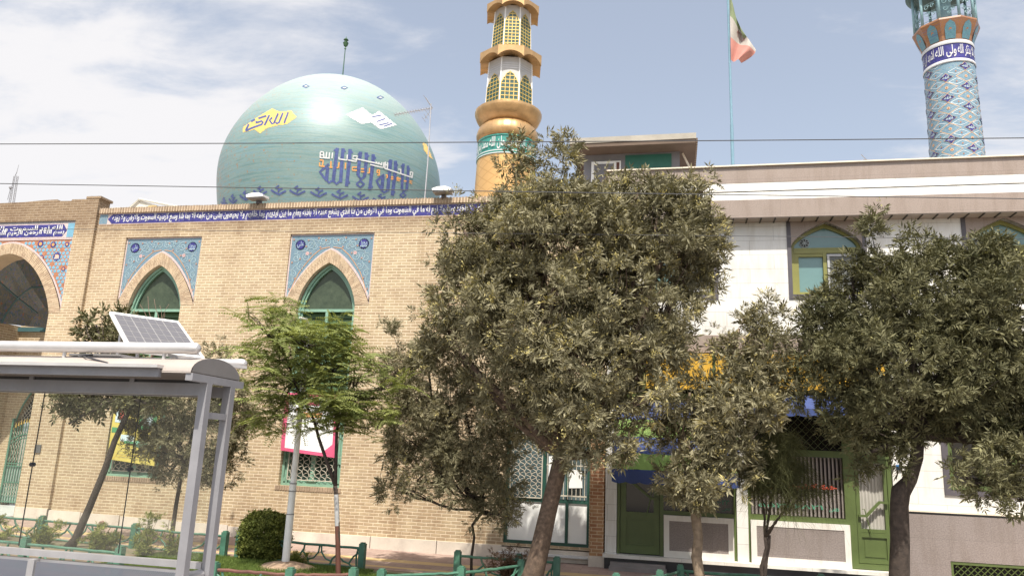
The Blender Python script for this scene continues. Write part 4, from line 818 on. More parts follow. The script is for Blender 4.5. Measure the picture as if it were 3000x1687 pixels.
for a in [[(500, 120), (470, 300), (390, 975)], [(640, 130), (620, 350), (575, 985)], [(815, 150), (800, 400), (725, 1075)], [(1080, 215), (1050, 400), (1010, 800)], [(1215, 235), (1220, 420), (1170, 840)], [(1390, 275), (1385, 480), (1300, 1170)],
          [(1830, 410), (1810, 600), (1750, 1195)], [(1945, 440), (1950, 620), (1865, 1310)], [(255, 600), (225, 935)], [(1635, 830), (1600, 1180)]]: stroke(a, 84, B0, cr, cs)
for a in [[(2145, 510), (2125, 700), (2105, 1130)], [(2255, 560), (2260, 700), (2225, 1165)]]: stroke(a, 66, B0, cr, cs)
for a in [[(285, 520), (60, 715), (225, 935)], [(240, 930), (290, 990), (350, 940)], [(420, 960), (475, 1020), (540, 960)], [(1010, 800), (1090, 895), (1170, 840)], [(1090, 890), (1065, 950)], [(1660, 780), (1470, 940), (1600, 1170)], [(1600, 1170), (1660, 1235), (1740, 1185)], [(2105, 1130), (2150, 1195), (2215, 1165)], [(2150, 1190), (2140, 1250)]]: stroke(a, 52, B0, cr, cs)
for cx_, cy_, rx, ry in [(1068, 1020, 100, 82), (2130, 1300, 75, 60)]: stroke([(cx_-rx, cy_), (cx_, cy_-ry), (cx_+rx, cy_), (cx_, cy_+ry), (cx_-rx, cy_)], 44, B0, cr, cs)
for x, y, d_ in [(430, 185, -1), (680, 205, 1), (860, 235, 1), (1030, 275, -1), (1265, 320, 1), (1435, 370, 1), (1785, 465, -1), (1985, 540, 1), (2105, 570, -1), (2285, 640, 1), (790, 985, 1), (1360, 1090, 1), (1915, 1225, 1)]: stroke([(x-22*d_, y-32), (x+22*d_, y+10)], 36, B0, cr, cs)
for x0, y0, s_ in [(165, 1290, .35), (240, 1265, .55), (345, 1235, .75), (470, 1195, .9), (625, 1190, 1), (785, 1192, 1.05), (965, 1207, 1.1), (1145, 1225, 1.1), (1320, 1245, 1.1), (1495, 1262, 1.1)]:
    c0 = (600+x0/2.8987, 150+y0/2.8987-1.5)
    for a in [[(22, -125), (-70, -75), (30, -25), (110, -60)], [(-190, -20), (-95, 45), (20, 95), (120, 45), (200, 5)], [(-50, -75), (30, -25), (-10, 40)]]: stroke([(x*s_*(.95), y) for x, y in a], 46, B0, c0, cs)
WH = 2
for a in [[(60, 362), (310, 378)], [(75, 225), (68, 362)], [(75, 215), (150, 225), (165, 370)], [(70, 295), (150, 300)], [(232, 225), (215, 370)], [(303, 235), (290, 378)], [(378, 240), (362, 385)], [(538, 350), (538, 400), (735, 425), (745, 290)], [(760, 425), (960, 462), (990, 325), (890, 318), (882, 395), (985, 408)],
          [(985, 398), (1480, 505), (1600, 535)], [(1470, 465), (1462, 520)], [(1530, 475), (1522, 535)], [(1600, 480), (1590, 560)], [(1310, 535), (1635, 612), (1655, 480)], [(1690, 465), (1672, 635)], [(1745, 480), (1735, 640)], [(1690, 540), (1745, 550)], [(1672, 630), (2365, 862)], [(2010, 655), (2070, 655), (2070, 755)], [(2310, 715), (2370, 735), (2350, 860)], [(2310, 715), (2305, 800), (2350, 810)]]: stroke(a, 32, WH, cr, cs)
OR = 1
for a in [[(60, 422), (145, 432), (125, 575)], [(55, 485), (55, 570), (180, 582)], [(338, 450), (335, 600)], [(300, 602), (372, 608)], [(540, 478), (525, 610), (478, 612)], [(702, 490), (692, 642)], [(980, 600), (868, 600), (868, 672), (985, 682)], [(1080, 642), (1160, 645)], [(1080, 712), (1165, 716)], [(1295, 620), (1290, 742), (1245, 742)], [(1490, 670), (1545, 675), (1538, 800), (1488, 795)], [(1490, 670), (1485, 735), (1545, 740)], [(1700, 790), (1740, 800), (1735, 860), (1705, 860)], [(1830, 840), (1890, 850)], [(1825, 890), (1888, 898)], [(2000, 840), (2000, 900), (1970, 920), (2050, 940)], [(1965, 870), (2075, 890)], [(2150, 940), (2215, 950)], [(2290, 940), (2360, 950), (2290, 980), (2355, 1010)]]: stroke(a, 32, OR, cr, cs)
KU.build('kufic_lettering', [M_DBLUE, M_ORANGE, M_TWHITE], shell)
md = MB()
def patch(mb, poly, mi, eps, o, s, st=4.5):
    P = [(o[0]+x/s, o[1]+y/s) for x, y in poly]; xs = [p[0] for p in P]; ys = [p[1] for p in P]
    def inside(x, y):
        c = False; j = len(P)-1
        for i in range(len(P)):
            if (P[i][1] > y) != (P[j][1] > y) and x < (P[j][0]-P[i][0])*(y-P[i][1])/(P[j][1]-P[i][1])+P[i][0]: c = not c
            j = i
        return c
    y = min(ys)
    while y < max(ys):
        x = min(xs)
        while x < max(xs):
            if inside(x+st/2, y+st/2): mb.add([dhit(a, b, eps) for a, b in ((x, y), (x, y+st), (x+st, y+st), (x+st, y))], [(0, 1, 2, 3)], mi)
            x += st
        y += st
o2, s2_ = (700, 310), 14.31
patch(md, [(170, 1120), (190, 880), (400, 760), (720, 520), (1080, 310), (1400, 120), (1680, 250), (2200, 220), (2420, 480), (2000, 780), (1600, 830), (1200, 930), (900, 1160), (650, 1000), (280, 1100)], 0, .006, o2, s2_, 2.2)
patch(md, [(1200, 540), (1340, 480), (1420, 545), (1480, 510), (1630, 630), (1490, 665), (1410, 605), (1330, 620)], 1, .006, (600, 150), 2.8987, 2.5)
patch(md, [(1850, 780), (1882, 790), (1940, 925), (1890, 885), (1862, 840)], 0, .006, (600, 150), 2.8987, 2.5)
KU = MB()
for a in [[(280, 1060), (600, 920), (960, 790), (1010, 700), (960, 650), (720, 725), (735, 650)], [(290, 1050), (420, 780)], [(520, 670), (680, 580)], [(820, 540), (1160, 430)], [(1280, 400), (1080, 830)], [(1400, 500), (1290, 620), (1400, 770), (1480, 720), (1650, 330)], [(1550, 700), (1600, 760), (1690, 700), (1850, 300)], [(2070, 280), (1900, 740)]]: stroke(a, 78, 0, o2, s2_)
for x0, y0 in ((860, 300), (1185, 313), (1490, 395)):
    stroke([(-85, 0), (0, -38), (85, 0), (0, 38), (-85, 0)], 18, 0, (600+x0/2.8987, 150+y0/2.8987), 8.5)
    stroke([(-30, 0), (30, 0)], 22, 1, (600+x0/2.8987, 150+y0/2.8987), 8.5)
for a in [[(1460, 600), (1530, 575)], [(1480, 630), (1560, 610)], [(1500, 545), (1420, 560)], [(1520, 640), (1590, 615)]]: stroke(a, 8, 0, (600, 150), 2.8987)
md.build('medallion', [M_YELLOW, M_TWHITE], shell); KU.build('medallion_lettering', [M_DBLUE, M_TWHITE], shell)

# ------------------------------------------------------------------ golden minaret
GMX, GMY = -5.13, 22.0
gm = thing('golden_minaret', 'golden and white octagonal minaret with green lattice windows rising behind the brick wall', 'minaret', (GMX, GMY, 8.6))
n = NT('gold_tile'); v = n.mapping((1, 1, 1), (0, 0, 0)); sp = n.N.new('ShaderNodeSeparateXYZ'); n.L.new(v, sp.inputs[0]); ang = n.math('MULTIPLY', n.math('ARCTAN2', sp.outputs[0], n.math('MULTIPLY', sp.outputs[1], -1)), 12.0)
u1 = n.math('SINE', n.math('ADD', ang, n.math('MULTIPLY', sp.outputs[2], 20.0))); u2 = n.math('SINE', n.math('SUBTRACT', ang, n.math('MULTIPLY', sp.outputs[2], 20.0)))
n.put(n.ramp(n.math('MAXIMUM', u1, u2), [(.86, (.72, .43, .17)), (1.0, (.62, .35, .13))]), n.b.inputs['Base Color']); M_GTILE = n.fin(.32, .5, .5)
m = MB(); m.lathe([(1.0, 8.6), (.965, 10.0), (.93, 11.36)], (GMX, GMY, 0), 64); m.build('drum', M_GTILE, gm, smooth='all')
m = MB(); m.lathe([(.935, 11.36), (.95, 11.38), (.95, 11.44), (.93, 11.45), (.92, 11.95), (.94, 11.96), (.94, 12.0)], (GMX, GMY, 0), 64, 0)
bd = m.build('inscription_band', pm('green_tile', (.045, .24, .20), .35, var=.2, sc=8), gm, smooth=True)
t = MB(); fn = cyl(GMX, GMY, .958)
for k in range(-2, 3): put_text(t, shape(['لا اله الا الله', 'محمد رسول الله', 'سبحان الله', 'الحمد لله والله', 'الله اكبر'][k+2]), k*.78-.37, k*.78+.37, 11.50, 11.92, fn, 0, .02)
for z in (11.465, 11.38): t.ribbon([(u, z) for u in np.linspace(-2.9, 2.9, 70)], .03, fn)
t.build('lettering', M_TWHITE, bd)
def gore(a): return 1-.012*(abs(math.sin(a*8)) < .16)
m = MB(); m.lathe(crom([(.86, 11.98), (.94, 12.04), (.99, 12.22), (.94, 12.42), (.86, 12.54), (.80, 12.58)], 4), (GMX, GMY, 0), 96, mod=gore); m.build('bulb', M_GOLD, gm, smooth=True)
m = MB(); m.lathe(crom([(.80, 12.58), (.86, 12.62), (.98, 12.74), (1.06, 12.92), (1.075, 13.02), (1.03, 13.08), (.7, 13.10)], 4), (GMX, GMY, 0), 96, mod=gore); m.build('flared_ring', M_GOLD, gm, smooth=True)
def octo(a0, R0, z0, R1, z1, name_, wz0, wz1, wmax):
    m = MB(); m.lathe([(R0, z0), (R1, z1)], (GMX, GMY, 0), 8, 0, a0); body = m.build('storey', M_WPAN2, gm)
    for k in range(8):
        aa = a0+(k+.5)*PI/4; nx, ny = math.sin(aa), -math.cos(aa)
        if ny > .55: continue
        def fn(u, z, e=0.0, nx=nx, ny=ny):
            R = (R0+(R1-R0)*(z-z0)/(z1-z0))*math.cos(PI/8)+e; return (GMX+nx*R-ny*u, GMY+ny*R+nx*u, z)
        hw = wmax; pts = [(-hw, wz0), (hw, wz0), (hw, wz1-.42), (hw*.85, wz1-.34), (hw*.72, wz1-.24), (hw*.55, wz1-.2), (hw*.42, wz1-.1), (hw*.16, wz1-.06), (0, wz1), (-hw*.16, wz1-.06), (-hw*.42, wz1-.1), (-hw*.55, wz1-.2), (-hw*.72, wz1-.24), (-hw*.85, wz1-.34), (-hw, wz1-.42)]
        w = MB(); w.poly([pts], lambda u, z: fn(u, z, .006), 0); wp = w.build('lattice_window', pm('green_glass', (.035, .085, .075), .3), body)
        l_ = MB(); ncol = 4; p = 2*hw/ncol
        l_.ribbon(pts, .022, lambda u, z: fn(u, z, .02), 0, True)
        def top(u): 
            b = sorted([(abs(q[0]-u), q[1]) for q in pts if q[1] > wz1-.5]); return b[0][1]-.02
        for c in range(1, ncol): u = -hw+c*p; l_.ribbon([(u, wz0), (u, top(u))], .022, lambda a, b: fn(a, b, .018))
        z = wz0+p*.5
        while z < wz1-.12:
            lim = hw if z < wz1-.42 else hw*max(.1, (wz1-z)/.42)**.8; l_.ribbon([(-lim, z), (lim, z)], .028, lambda a, b: fn(a, b, .016))
            for c in range(ncol):
                for sx in (-1, 1):
                    for sz in (-1, 1):
                        u = -hw+(c+.5)*p+sx*p*.36; zz = z+p*.5+sz*p*.36
                        if abs(u) < lim-.02 and zz < wz1-.45: l_.add([fn(u, zz+sz*.03, .017), fn(u+sx*.03, zz+sz*.03, .017), fn(u+sx*.03, zz, .017)], [(0, 1, 2) if sx*sz < 0 else (2, 1, 0)])
            z += p
        l_.build('lattice', M_GOLDL, wp)
        if z1-wz1 > .3:
            q = MB()
            for zz in (wz1+.12, wz1+.2, wz1+.28): q.ribbon([(-hw*1.2, zz), (hw*1.2, zz)], .02, lambda a, b: fn(a, b, .008))
            q.build('moulding', M_STEELL, body)
    c_ = MB()
    for k in range(8): a = a0+k*PI/4; c_.tube([(GMX+R0*math.sin(a), GMY-R0*math.cos(a), z0), (GMX+R1*math.sin(a), GMY-R1*math.cos(a), z1)], .022, 6)
    c_.build('corner_bead', M_WHITE, body)
M_WPAN2 = pm('minaret_white', (.44, .43, .41), .5, var=.05)
A0 = R_(13-22.5)
octo(A0, .80, 13.08, .74, 14.72, 'a', 13.16, 14.22, .275)
octo(A0, .68, 15.1, .62, 16.62, 'b', 15.18, 16.42, .235)
octo(A0, .56, 16.95, .50, 18.6, 'c', 17.0, 18.2, .18)
def eave(R, z0, Rt, h):
    m = MB(); k8 = 8; vs = []; N_ = 10; k = 0
    for i in range(8):                                # scalloped fascia: each side rises in the middle
        a, b = A0+i*PI/4, A0+(i+1)*PI/4
        for j in range(N_):
            t = j/N_; x = R*(math.sin(a)*(1-t)+math.sin(b)*t); y = -R*(math.cos(a)*(1-t)+math.cos(b)*t); lift = h*.55*math.sin(PI*t)**.7
            vs.append((x, y, t, lift))
    n_ = len(vs); V = [(GMX+x, GMY+y, z0+l_) for x, y, t, l_ in vs]+[(GMX+x, GMY+y, z0+h) for x, y, t, l_ in vs]+[(GMX+x*Rt/R, GMY+y*Rt/R, z0+h+.12) for x, y, t, l_ in vs]+[(GMX+x*.62/R*Rt/.62*.86, GMY+y*.62/R*Rt/.62*.86, z0+.02+l_*.5+.1) for x, y, t, l_ in vs]
    F_ = []
    for i in range(n_): j = (i+1) % n_; F_ += [(i, j, n_+j, n_+i), (n_+i, n_+j, 2*n_+j, 2*n_+i), (3*n_+i, 3*n_+j, j, i)]
    m.add(V, F_); m.build('eave', M_GOLD, gm)
eave(1.07, 14.60, .72, .36); eave(.92, 16.46, .56, .30); eave(.80, 18.4, .45, .3)
m = MB(); m.lathe([(.45, 18.6), (.5, 18.9), (.3, 19.4), (0, 20.2)], (GMX, GMY, 0), 32); m.build('cap', M_GOLD, gm, smooth='all')

# ------------------------------------------------------------------ tiled minaret at right
TMX, TMY = 8.91, 25.0
def trad(z): return .765-(z-12)*.010
tm = thing('tiled_minaret', 'round light blue tiled minaret with navy lozenges and railed gallery at top right', 'minaret', (TMX, TMY, 8.6))
m = MB(); m.lathe([(trad(z), z) for z in np.linspace(8.6, 15.3, 14)], (TMX, TMY, 0), 64); sh_ = m.build('shaft', M_MINT, tm, smooth='all')
def tf(e): return lambda u, z: (TMX+(trad(z)+e)*math.sin(u/.75), TMY-(trad(z)+e)*math.cos(u/.75), z)
t = MB(); du = 2*PI*.75/8; dz = .70
for c in range(-4, 4):
    for r in range(-1, 9):
        z = 15.0-(r+(.5 if c % 2 else 0))*dz; u = c*du+.22
        if not 10 < z < 15.15: continue
        out = [(-.19, 0), (-.08, .05), (0, .14), (.08, .05), (.19, 0), (.08, -.05), (0, -.14), (-.08, -.05)]
        t.poly([[(u+a*1.18, z+b*1.18) for a, b in out][::-1]], tf(.008), 1); t.poly([[(u+a, z+b) for a, b in out][::-1]], tf(.014), 0)
        put_text(t, shape('الله'), u-.09, u+.09, z-.045, z+.05, tf(.02), 2, .0)
        for q, z2 in ((u, z-dz/2),):
            t.disc((q, z2), .05, .05, tf(.008), 8, 1); t.disc((q, z2), .025, .025, tf(.012), 6, 3)
            t.ribbon([(q-.3, z2), (q-.12, z2+.12), (q, z2+.19), (q+.12, z2+.12), (q+.3, z2), (q+.12, z2-.12), (q, z2-.19), (q-.12, z2-.12), (q-.3, z2)], .022, tf(.006), 4)
        for q, z2 in ((u+du/2, z-dz*.25), (u+du/2, z+dz*.25)):
            t.disc((q, z2), .025, .025, tf(.008), 6, 5); t.ribbon([(q-.22, z2), (q-.08, z2+.07), (q, z2+.1), (q+.08, z2+.07), (q+.22, z2), (q+.08, z2-.07), (q, z2-.1), (q-.08, z2-.07), (q-.22, z2)], .018, tf(.006), 2)
t.build('tile_ornament', [M_NAVY, pm('peach_glaze', (.62, .42, .26), .35), pm('ice_glaze', (.58, .66, .70), .35), M_TERRA, bpy.data.materials['peach_glaze'], M_TERRA], sh_)
m = MB(); m.lathe([(trad(15.2)+.02, 15.16), (trad(15.2)+.035, 15.19), (trad(15.2)+.02, 15.27)], (TMX, TMY, 0), 64, 1); m.lathe([(trad(15.3)+.006, 15.25), (trad(15.3)+.006, 15.86)], (TMX, TMY, 0), 64, 0); m.lathe([(trad(15.2)+.02, 15.80), (trad(15.2)+.035, 15.84), (trad(15.2)+.02, 15.93)], (TMX, TMY, 0), 64, 1)
bd = m.build('inscription_band', [M_NAVY, M_TWHITE], tm, smooth=True); t = MB()
for k, w_ in enumerate(['اشهد ان عليا', 'ولى الله', 'الا بذكر الله', 'تطمين القلوب']): put_text(t, shape(w_), -1.28+k*.66, -.66+k*.66, 15.33, 15.76, tf(.016), 0, .02)
t.build('lettering', M_TWHITE, bd)
NS = 10; m = MB(); m.lathe([(.75, 15.9), (.79, 16.1), (.91, 16.38), (.99, 16.58), (.98, 16.64), (.4, 16.66)], (TMX, TMY, 0), NS, 0, R_(8)); crn = m.build('gallery', [M_CROWN], tm); m = MB()
for k in range(NS):
    a = R_(8)+(k+.5)*2*PI/NS
    def cf(u, z, a=a):
        r = np.interp(z, [15.9, 16.1, 16.38, 16.58, 16.64], [.75, .79, .91, .99, .98])*math.cos(PI/NS)+.012; return (TMX+r*math.sin(a)+u*math.cos(a), TMY-r*math.cos(a)+u*math.sin(a), z)
    pts = [(-.14, 15.97), (.14, 15.97), (.16, 16.3), (.12, 16.44), (0, 16.54), (-.12, 16.44), (-.16, 16.3)]
    m.add([cf(*q) for q in pts], [(0, 1, 2, 3, 4, 5, 6)], 0); m.disc((0, 16.24), .05, .07, lambda u, z: (np.array(cf(u, z))+np.array([math.sin(a), -math.cos(a), 0])*.01), 8, 1)
m.build('tile_medallion', [M_CROWNB, M_TERRA], crn)
m = MB()
for k in range(NS):
    a = R_(8)+k*2*PI/NS; x, y = TMX+.90*math.sin(a), TMY-.90*math.cos(a); m.tube([(x, y, 16.62), (x, y, 18.6)], .055, 8)
m.build('column', M_AQUA, tm) if False else None
for k in range(NS):
    a = R_(8)+k*2*PI/NS; x, y = TMX+.90*math.sin(a), TMY-.90*math.cos(a)
    if k % 2 == 0 or True:
        c_ = MB(); c_.tube([(x, y, 16.62), (x, y, 18.02)], .045, 8); c_.build('column', M_AQUA, tm, smooth='all')
m = MB()
for k in range(NS):
    a, b = R_(8)+k*2*PI/NS, R_(8)+(k+1)*2*PI/NS; P = [np.array([TMX+.90*math.sin(q), TMY-.90*math.cos(q)]) for q in (a, b)]
    def rp(t, z): p = P[0]+(P[1]-P[0])*t; return (p[0], p[1], z)
    for z in (16.74, 17.06, 17.36): m.tube([rp(0, z), rp(1, z)], .009, 4)
    for t0, z0, r0 in [(.3, 17.26, .09), (.62, 17.26, .07), (.35, 17.0, .09), (.7, 16.95, .07), (.5, 16.84, .06)]: m.tube([rp(t0+r0*1.7*(1-q/14)*math.cos(q), z0+r0*(1-q/14)*math.sin(q)) for q in np.linspace(0, 9, 18)], .011, 4, caps=False)
m.build('railing', M_AQUA, tm)
m = MB(); m.lathe([(.22, 16.6), (.22, 18.1)], (TMX, TMY, 0), 16, 0); m.lathe([(0, 18.0), (1.0, 18.0), (1.10, 18.06), (1.10, 18.18), (.9, 18.9), (.3, 19.6), (0, 20.0)], (TMX, TMY, 0), 48, 1)
m.build('canopy', [M_AQUA, pm('canopy_teal', (.10, .17, .18), .6)], tm)

# ------------------------------------------------------------------ roof-line things
def floodlight(x, lab):
    f = thing('floodlight', lab, 'floodlight', (x, YW, 9.0), 'floodlights on the brick parapet')
    m = MB(); c = (x, YW-.14, 9.16); vs = []
    prof = [(-.24, -.05), (-.26, .02), (-.10, .07), (.12, .075), (.26, .02), (.26, -.04)]
    for y in (-.17, .17):
        for a, b in prof: vs.append((c[0]+a, c[1]+y, c[2]+b+.06*(y < 0)*0+.10*(y > 0)*.3))
    n = len(prof); m.add(vs, [tuple(range(n)), tuple(range(2*n-1, n-1, -1))]+[(i, n+i, n+(i+1) % n, (i+1) % n) for i in range(n)]); m.build('housing', M_WHITE, f)
    m = MB(); m.box(x-.24, x+.24, YW-.29, YW+.0, 9.085, 9.108); m.build('lens', pm('lens_grey', (.30, .28, .26), .4), f)
    m = MB(); m.box(x-.05, x+.05, YW-.10, YW+.05, 8.99, 9.09); m.bar((x, YW-.02, 8.95), (x, YW-.02, 9.1), .05); m.build('bracket', M_SLATE, f)
floodlight(-11.38, 'white floodlight on the brick parapet in front of the dome'); floodlight(-5.95, 'white floodlight on the brick parapet between dome and golden minaret')
an_ = thing('tv_antenna', 'thin television aerial on a mast in front of the dome right side', 'antenna', (-6.6, 18.75, 8.9))
m = MB(); m.tube([(-6.62, 18.75, 8.9), (-6.60, 18.75, 10.2), (-6.62, 18.75, 11.95)], [.02, .018, .014], 6); m.build('mast', M_STEEL, an_)
m = MB(); a, b = np.array((-7.62, 18.6, 11.60)), np.array((-6.58, 18.78, 11.83)); m.tube([a, b], .012, 5)
for i in range(14): p = a+(b-a)*(i/14); m.tube([p+np.array((0, -.11, .0)), p+np.array((0, .11, 0))], .007, 4); m.tube([p+np.array((0, 0, -.05)), p+np.array((.02, 0, .05))], .007, 4)
for s_ in (1, -1):
    e = b+np.array((-.22, 0, s_*.33)); m.tube([b, e], .01, 4)
    for k in range(4): p = b+(e-b)*(k+1)/4; m.tube([p+np.array((-.02, -.16, 0)), p+np.array((-.02, .16, 0))], .006, 4)
m.build('yagi', M_STEEL, an_)
fp = thing('flagpole', 'tall light blue flagpole behind the parapet of the white building', 'flagpole', (1.575, 19.5, 8.6))
m = MB(); m.tube([(1.58, 19.5, 8.6), (1.575, 19.5, 11.2)], .045, 10); m.tube([(1.575, 19.5, 11.2), (1.55, 19.5, 15.6)], [.036, .030], 10); m.build('pole', pm('pole_blue', (.18, .31, .39), .5), fp)
m = MB(); m.lathe([(0, 15.58), (.05, 15.62), (.05, 15.68), (0, 15.72)], (1.55, 19.5, 0), 10); m.build('finial', M_GOLD, fp)
# hanging tricolour: hoist down the pole, fly end folded and drooping to the right
m = MB(); nu, nv = 26, 30; vs = []; mi = []
def flagp(u, v):      # u along fly, v down hoist (0 top)
    x = 1.59+.66*u*(.50+.50*math.sin(PI*min(1, .02+v**1.5*.98)))*(1-.15*u); z = 15.05-v*1.98*(1-.42*u)-u*1.25*(1-.30*v); 
    if u > .0: x += .10*math.sin(v*3)*u
    y = 19.47-.07*math.sin(u*9+v*2.5)-.05*math.sin(v*7+u*3)*u; return (x, y, z)
for i in range(nu+1):
    for j in range(nv+1): vs.append(flagp(i/nu, j/nv))
for i in range(nu):
    for j in range(nv):
        m.add([], [])
        mi.append(0 if (j+.5)/nv < 1/3 else (1 if (j+.5)/nv < 2/3 else 2))
m.v = vs; m.f = [(i*(nv+1)+j, i*(nv+1)+j+1, (i+1)*(nv+1)+j+1, (i+1)*(nv+1)+j) for i in range(nu) for j in range(nv)]; m.mi = mi
fo_ = MB(); fo_.v, fo_.f, fo_.mi = m.v, m.f, m.mi
fo_ = fo_.build('flag', [pm('flag_green', (.20, .24, .13), .8), pm('flag_white', (.42, .38, .34), .8), pm('flag_red', (.50, .22, .18), .8)], None, smooth='all'); tag(fo_, 'faded green, white and red flag hanging from the blue pole', 'flag')
e_ = MB()
def ff(a, b): p = flagp(a, b); return (p[0], p[1]-.012, p[2])
for s_ in (-1, 1):
    e_.ribbon([(.42+s_*.02, .42), (.42+s_*.10, .46), (.42+s_*.09, .53), (.42+s_*.03, .58)], .025, ff); e_.ribbon([(.42+s_*.05, .40), (.42+s_*.15, .47), (.42+s_*.13, .55)], .02, ff)
e_.ribbon([(.42, .40), (.42, .60)], .025, ff); e_.build('emblem', pm('emblem_red', (.30, .16, .15), .8), fo_)

# lattice mast and low roof far behind on the left
lm_ = thing('radio_mast', 'thin guyed lattice mast far away above the gate at far left', 'mast', (-66, 60, 15)); m = MB(); cx, cy = -65.0, 60.0
LGS = [((41, 516), (27, 588)), ((45, 514), (32, 588)), ((49.5, 515), (38, 588)), ((54, 517), (43, 588))]; LN = []
for a, b in LGS: A_, B_ = onY(*a, 60), onY(*b, 60); B_ = B_+(B_-A_)*2.2; LN.append((A_, B_)); m.tube([A_, B_], .035, 4)
for (a0, b0), (a1, b1) in ((LN[0], LN[1]), (LN[2], LN[3])):
    for k in range(30): t0_, t1_ = k/30, (k+.5)/30; m.tube([a0+(b0-a0)*t0_, a1+(b1-a1)*t1_], .022, 4); m.tube([a1+(b1-a1)*t1_, a0+(b0-a0)*(k+1)/30], .022, 4)
m.tube([LN[1][0], onY(49, 506, 60), onY(55, 483, 60)], [.04, .035, .02], 4); e_ = onY(31, 552, 60); m.lathe([(0, -.15), (.16, 0), (.16, .15), (0, .3)], tuple(e_), 8); m.tube([e_, e_-np.array([.1, 0, 1.2])], .03, 4)
m.build('lattice', pm('mast_grey', (.28, .28, .30), .6), lm_)
bh = thing('background_house', 'pale gabled rooftop peeping over the brick parapet left of the dome', 'house', (-24, 30, 0)); m = MB()
m.box(-27.5, -25.05, 30.1, 34, 8, 13.12); m.box(-25.05, -22.6, 30.0, 34, 8, 12.9); m.build('wall', pm('house_cream', (.62, .57, .47), .8), bh)
m = MB(); m.add([(-25.2, 29.8, 13.0), (-22.4, 29.8, 12.8), (-24.72, 29.8, 13.46), (-25.2, 34, 13.0), (-22.4, 34, 12.8), (-24.72, 34, 13.46)], [(0, 1, 2), (1, 4, 5, 2), (0, 2, 5, 3), (3, 5, 4)])
m.tube([(-25.3, 29.75, 12.97), (-24.72, 29.75, 13.50), (-22.3, 29.75, 13.0)], .06, 5); m.box(-27.6, -25.0, 29.95, 34, 13.12, 13.2); m.build('roof', pm('roof_cream', (.66, .63, .54), .7), bh)
m = MB(); m.box(-24.95, -24.55, 29.76, 29.79, 12.9, 13.12, 0); m.box(-24.2, -23.75, 29.76, 29.79, 13.03, 13.16, 1); m.build('window', [pm('win_brown', (.40, .28, .18), .6), pm('win_ochre', (.60, .42, .15), .6)], bh)

# overhead wires
def wire(pa, pb, Z, sag, lab, r=.0075):
    a, b = onZ(*pa, Z), onZ(*pb, Z); d = b-a; A, B = a-d*.9, b+d*.6; m = MB()
    m.tube([A+(B-A)*t-np.array([0, 0, sag*4*t*(1-t)-sag*.9]) for t in np.linspace(0, 1, 40)], r, 5); o = m.build('overhead_wire', M_WIRE); tag(o, lab, 'cable', 'overhead cables across the street')
wire((0, 422), (3000, 408), 7.0, .10, 'topmost overhead cable crossing the dome and both minarets')
wire((0, 538), (3000, 584), 6.6, .05, 'overhead cable passing along the foot of the dome')
wire((650, 676), (3000, 700), 6.3, .0, 'lowest thin overhead cable across the brick wall and pointed windows', .005)

# ------------------------------------------------------------------ white street pole
q = onZ(836, 1650, .1); PX, PY = q[0], q[1]
sp_ = thing('street_pole', 'white painted steel pole rising between the round bush and the young tree', 'pole', (PX, PY, 0.02))
m = MB(); m.tube([(PX, PY, .02), (PX, PY, 1.05)], .076, 14); m.tube([(PX, PY, 1.05), (PX, PY, 1.65)], .070, 14); m.tube([(PX, PY, 1.65), (PX, PY, 4.9)], [.062, .052], 14); m.build('shaft', pm('pole_white', (.80, .79, .77), .5, var=.07, sc=5, dirt=(.55, .50, .46)), sp_, smooth=True)
m = MB()
for z in (1.05, 1.5, 1.65): m.tube([(PX, PY, z-.012), (PX, PY, z+.012)], .078, 14)
m.build('collar', pm('collar_grey', (.28, .27, .27), .6), sp_)
m = MB(); m.tube([(PX, PY, 4.88), (PX+.05, PY-.25, 5.0), (PX+.05, PY-.5, 4.98)], .03, 8); m.build('arm', M_WHITE, sp_)
mb_ = MB(); vs = []
for i in range(6):
    for j in range(18):
        a = 2*PI*j/18; r = .55*(1-i/5)+.001; vs.append((PX+r*1.15*math.cos(a)*(1+.12*math.sin(3*a)), PY+r*math.sin(a), .02+.13*math.sin(PI/2*i/5)))
mb_.add(vs, [(i*18+j, i*18+(j+1) % 18, (i+1)*18+(j+1) % 18, (i+1)*18+j) for i in range(5) for j in range(18)]); o = mb_.build('earth_mound', pm('mound', (.36, .25, .17), .95, var=.3, sc=6, bump=1), None, smooth='all'); o['kind'] = 'structure'

# ------------------------------------------------------------------ bus shelter
SX = -4.38; sh = thing('bus_shelter', 'grey steel bus shelter with curved roof, tubular rails and glass back wall', 'shelter', (SX-2.5, 6.75, -.02)); SL = -11.0
def post(x, y, n_='post'): m = MB(); m.box(x-.043, x+.043, y-.04, y+.04, -.02, 2.95); return m.build(n_, M_SHPAINT, sh)
post(SX, 6.53); post(SX, 6.93); post(SL, 6.53); post(SL, 6.93)
m = MB(); m.box(SX-.03, SX+.03, 6.575, 6.885, 2.62, 2.68); m.box(SX-.035, SX+.04, 6.25, 7.12, 2.951, 3.02); m.build('end_beam', M_SHPAINT, sh)
m = MB(); m.box(SL, SX-.05, 6.50, 6.56, 2.83, 2.945); m.box(SL, SX-.05, 6.90, 6.96, 2.84, 2.945); m.build('header_beam', M_SHPAINT, sh)
m = MB(); m.box(SL-.4, SX-.05, 6.515, 6.525, 2.946, 2.975, 1); x = SL
while x < SX-.2: m.box(x, x+.05, 6.50, 6.515, 2.945, 2.978, 0); x += 1.16
m.build('vent_slot', [M_SHPAINT, M_BLACK], sh)
m = MB(); m.box(SL-.5, SX-.28, 6.16, 6.36, 3.055, 3.085, 0); m.box(SL-.5, SX-.30, 6.22, 6.26, 2.975, 3.054, 1); m.build('gutter', [M_STEELL, M_SHPAINT], sh)
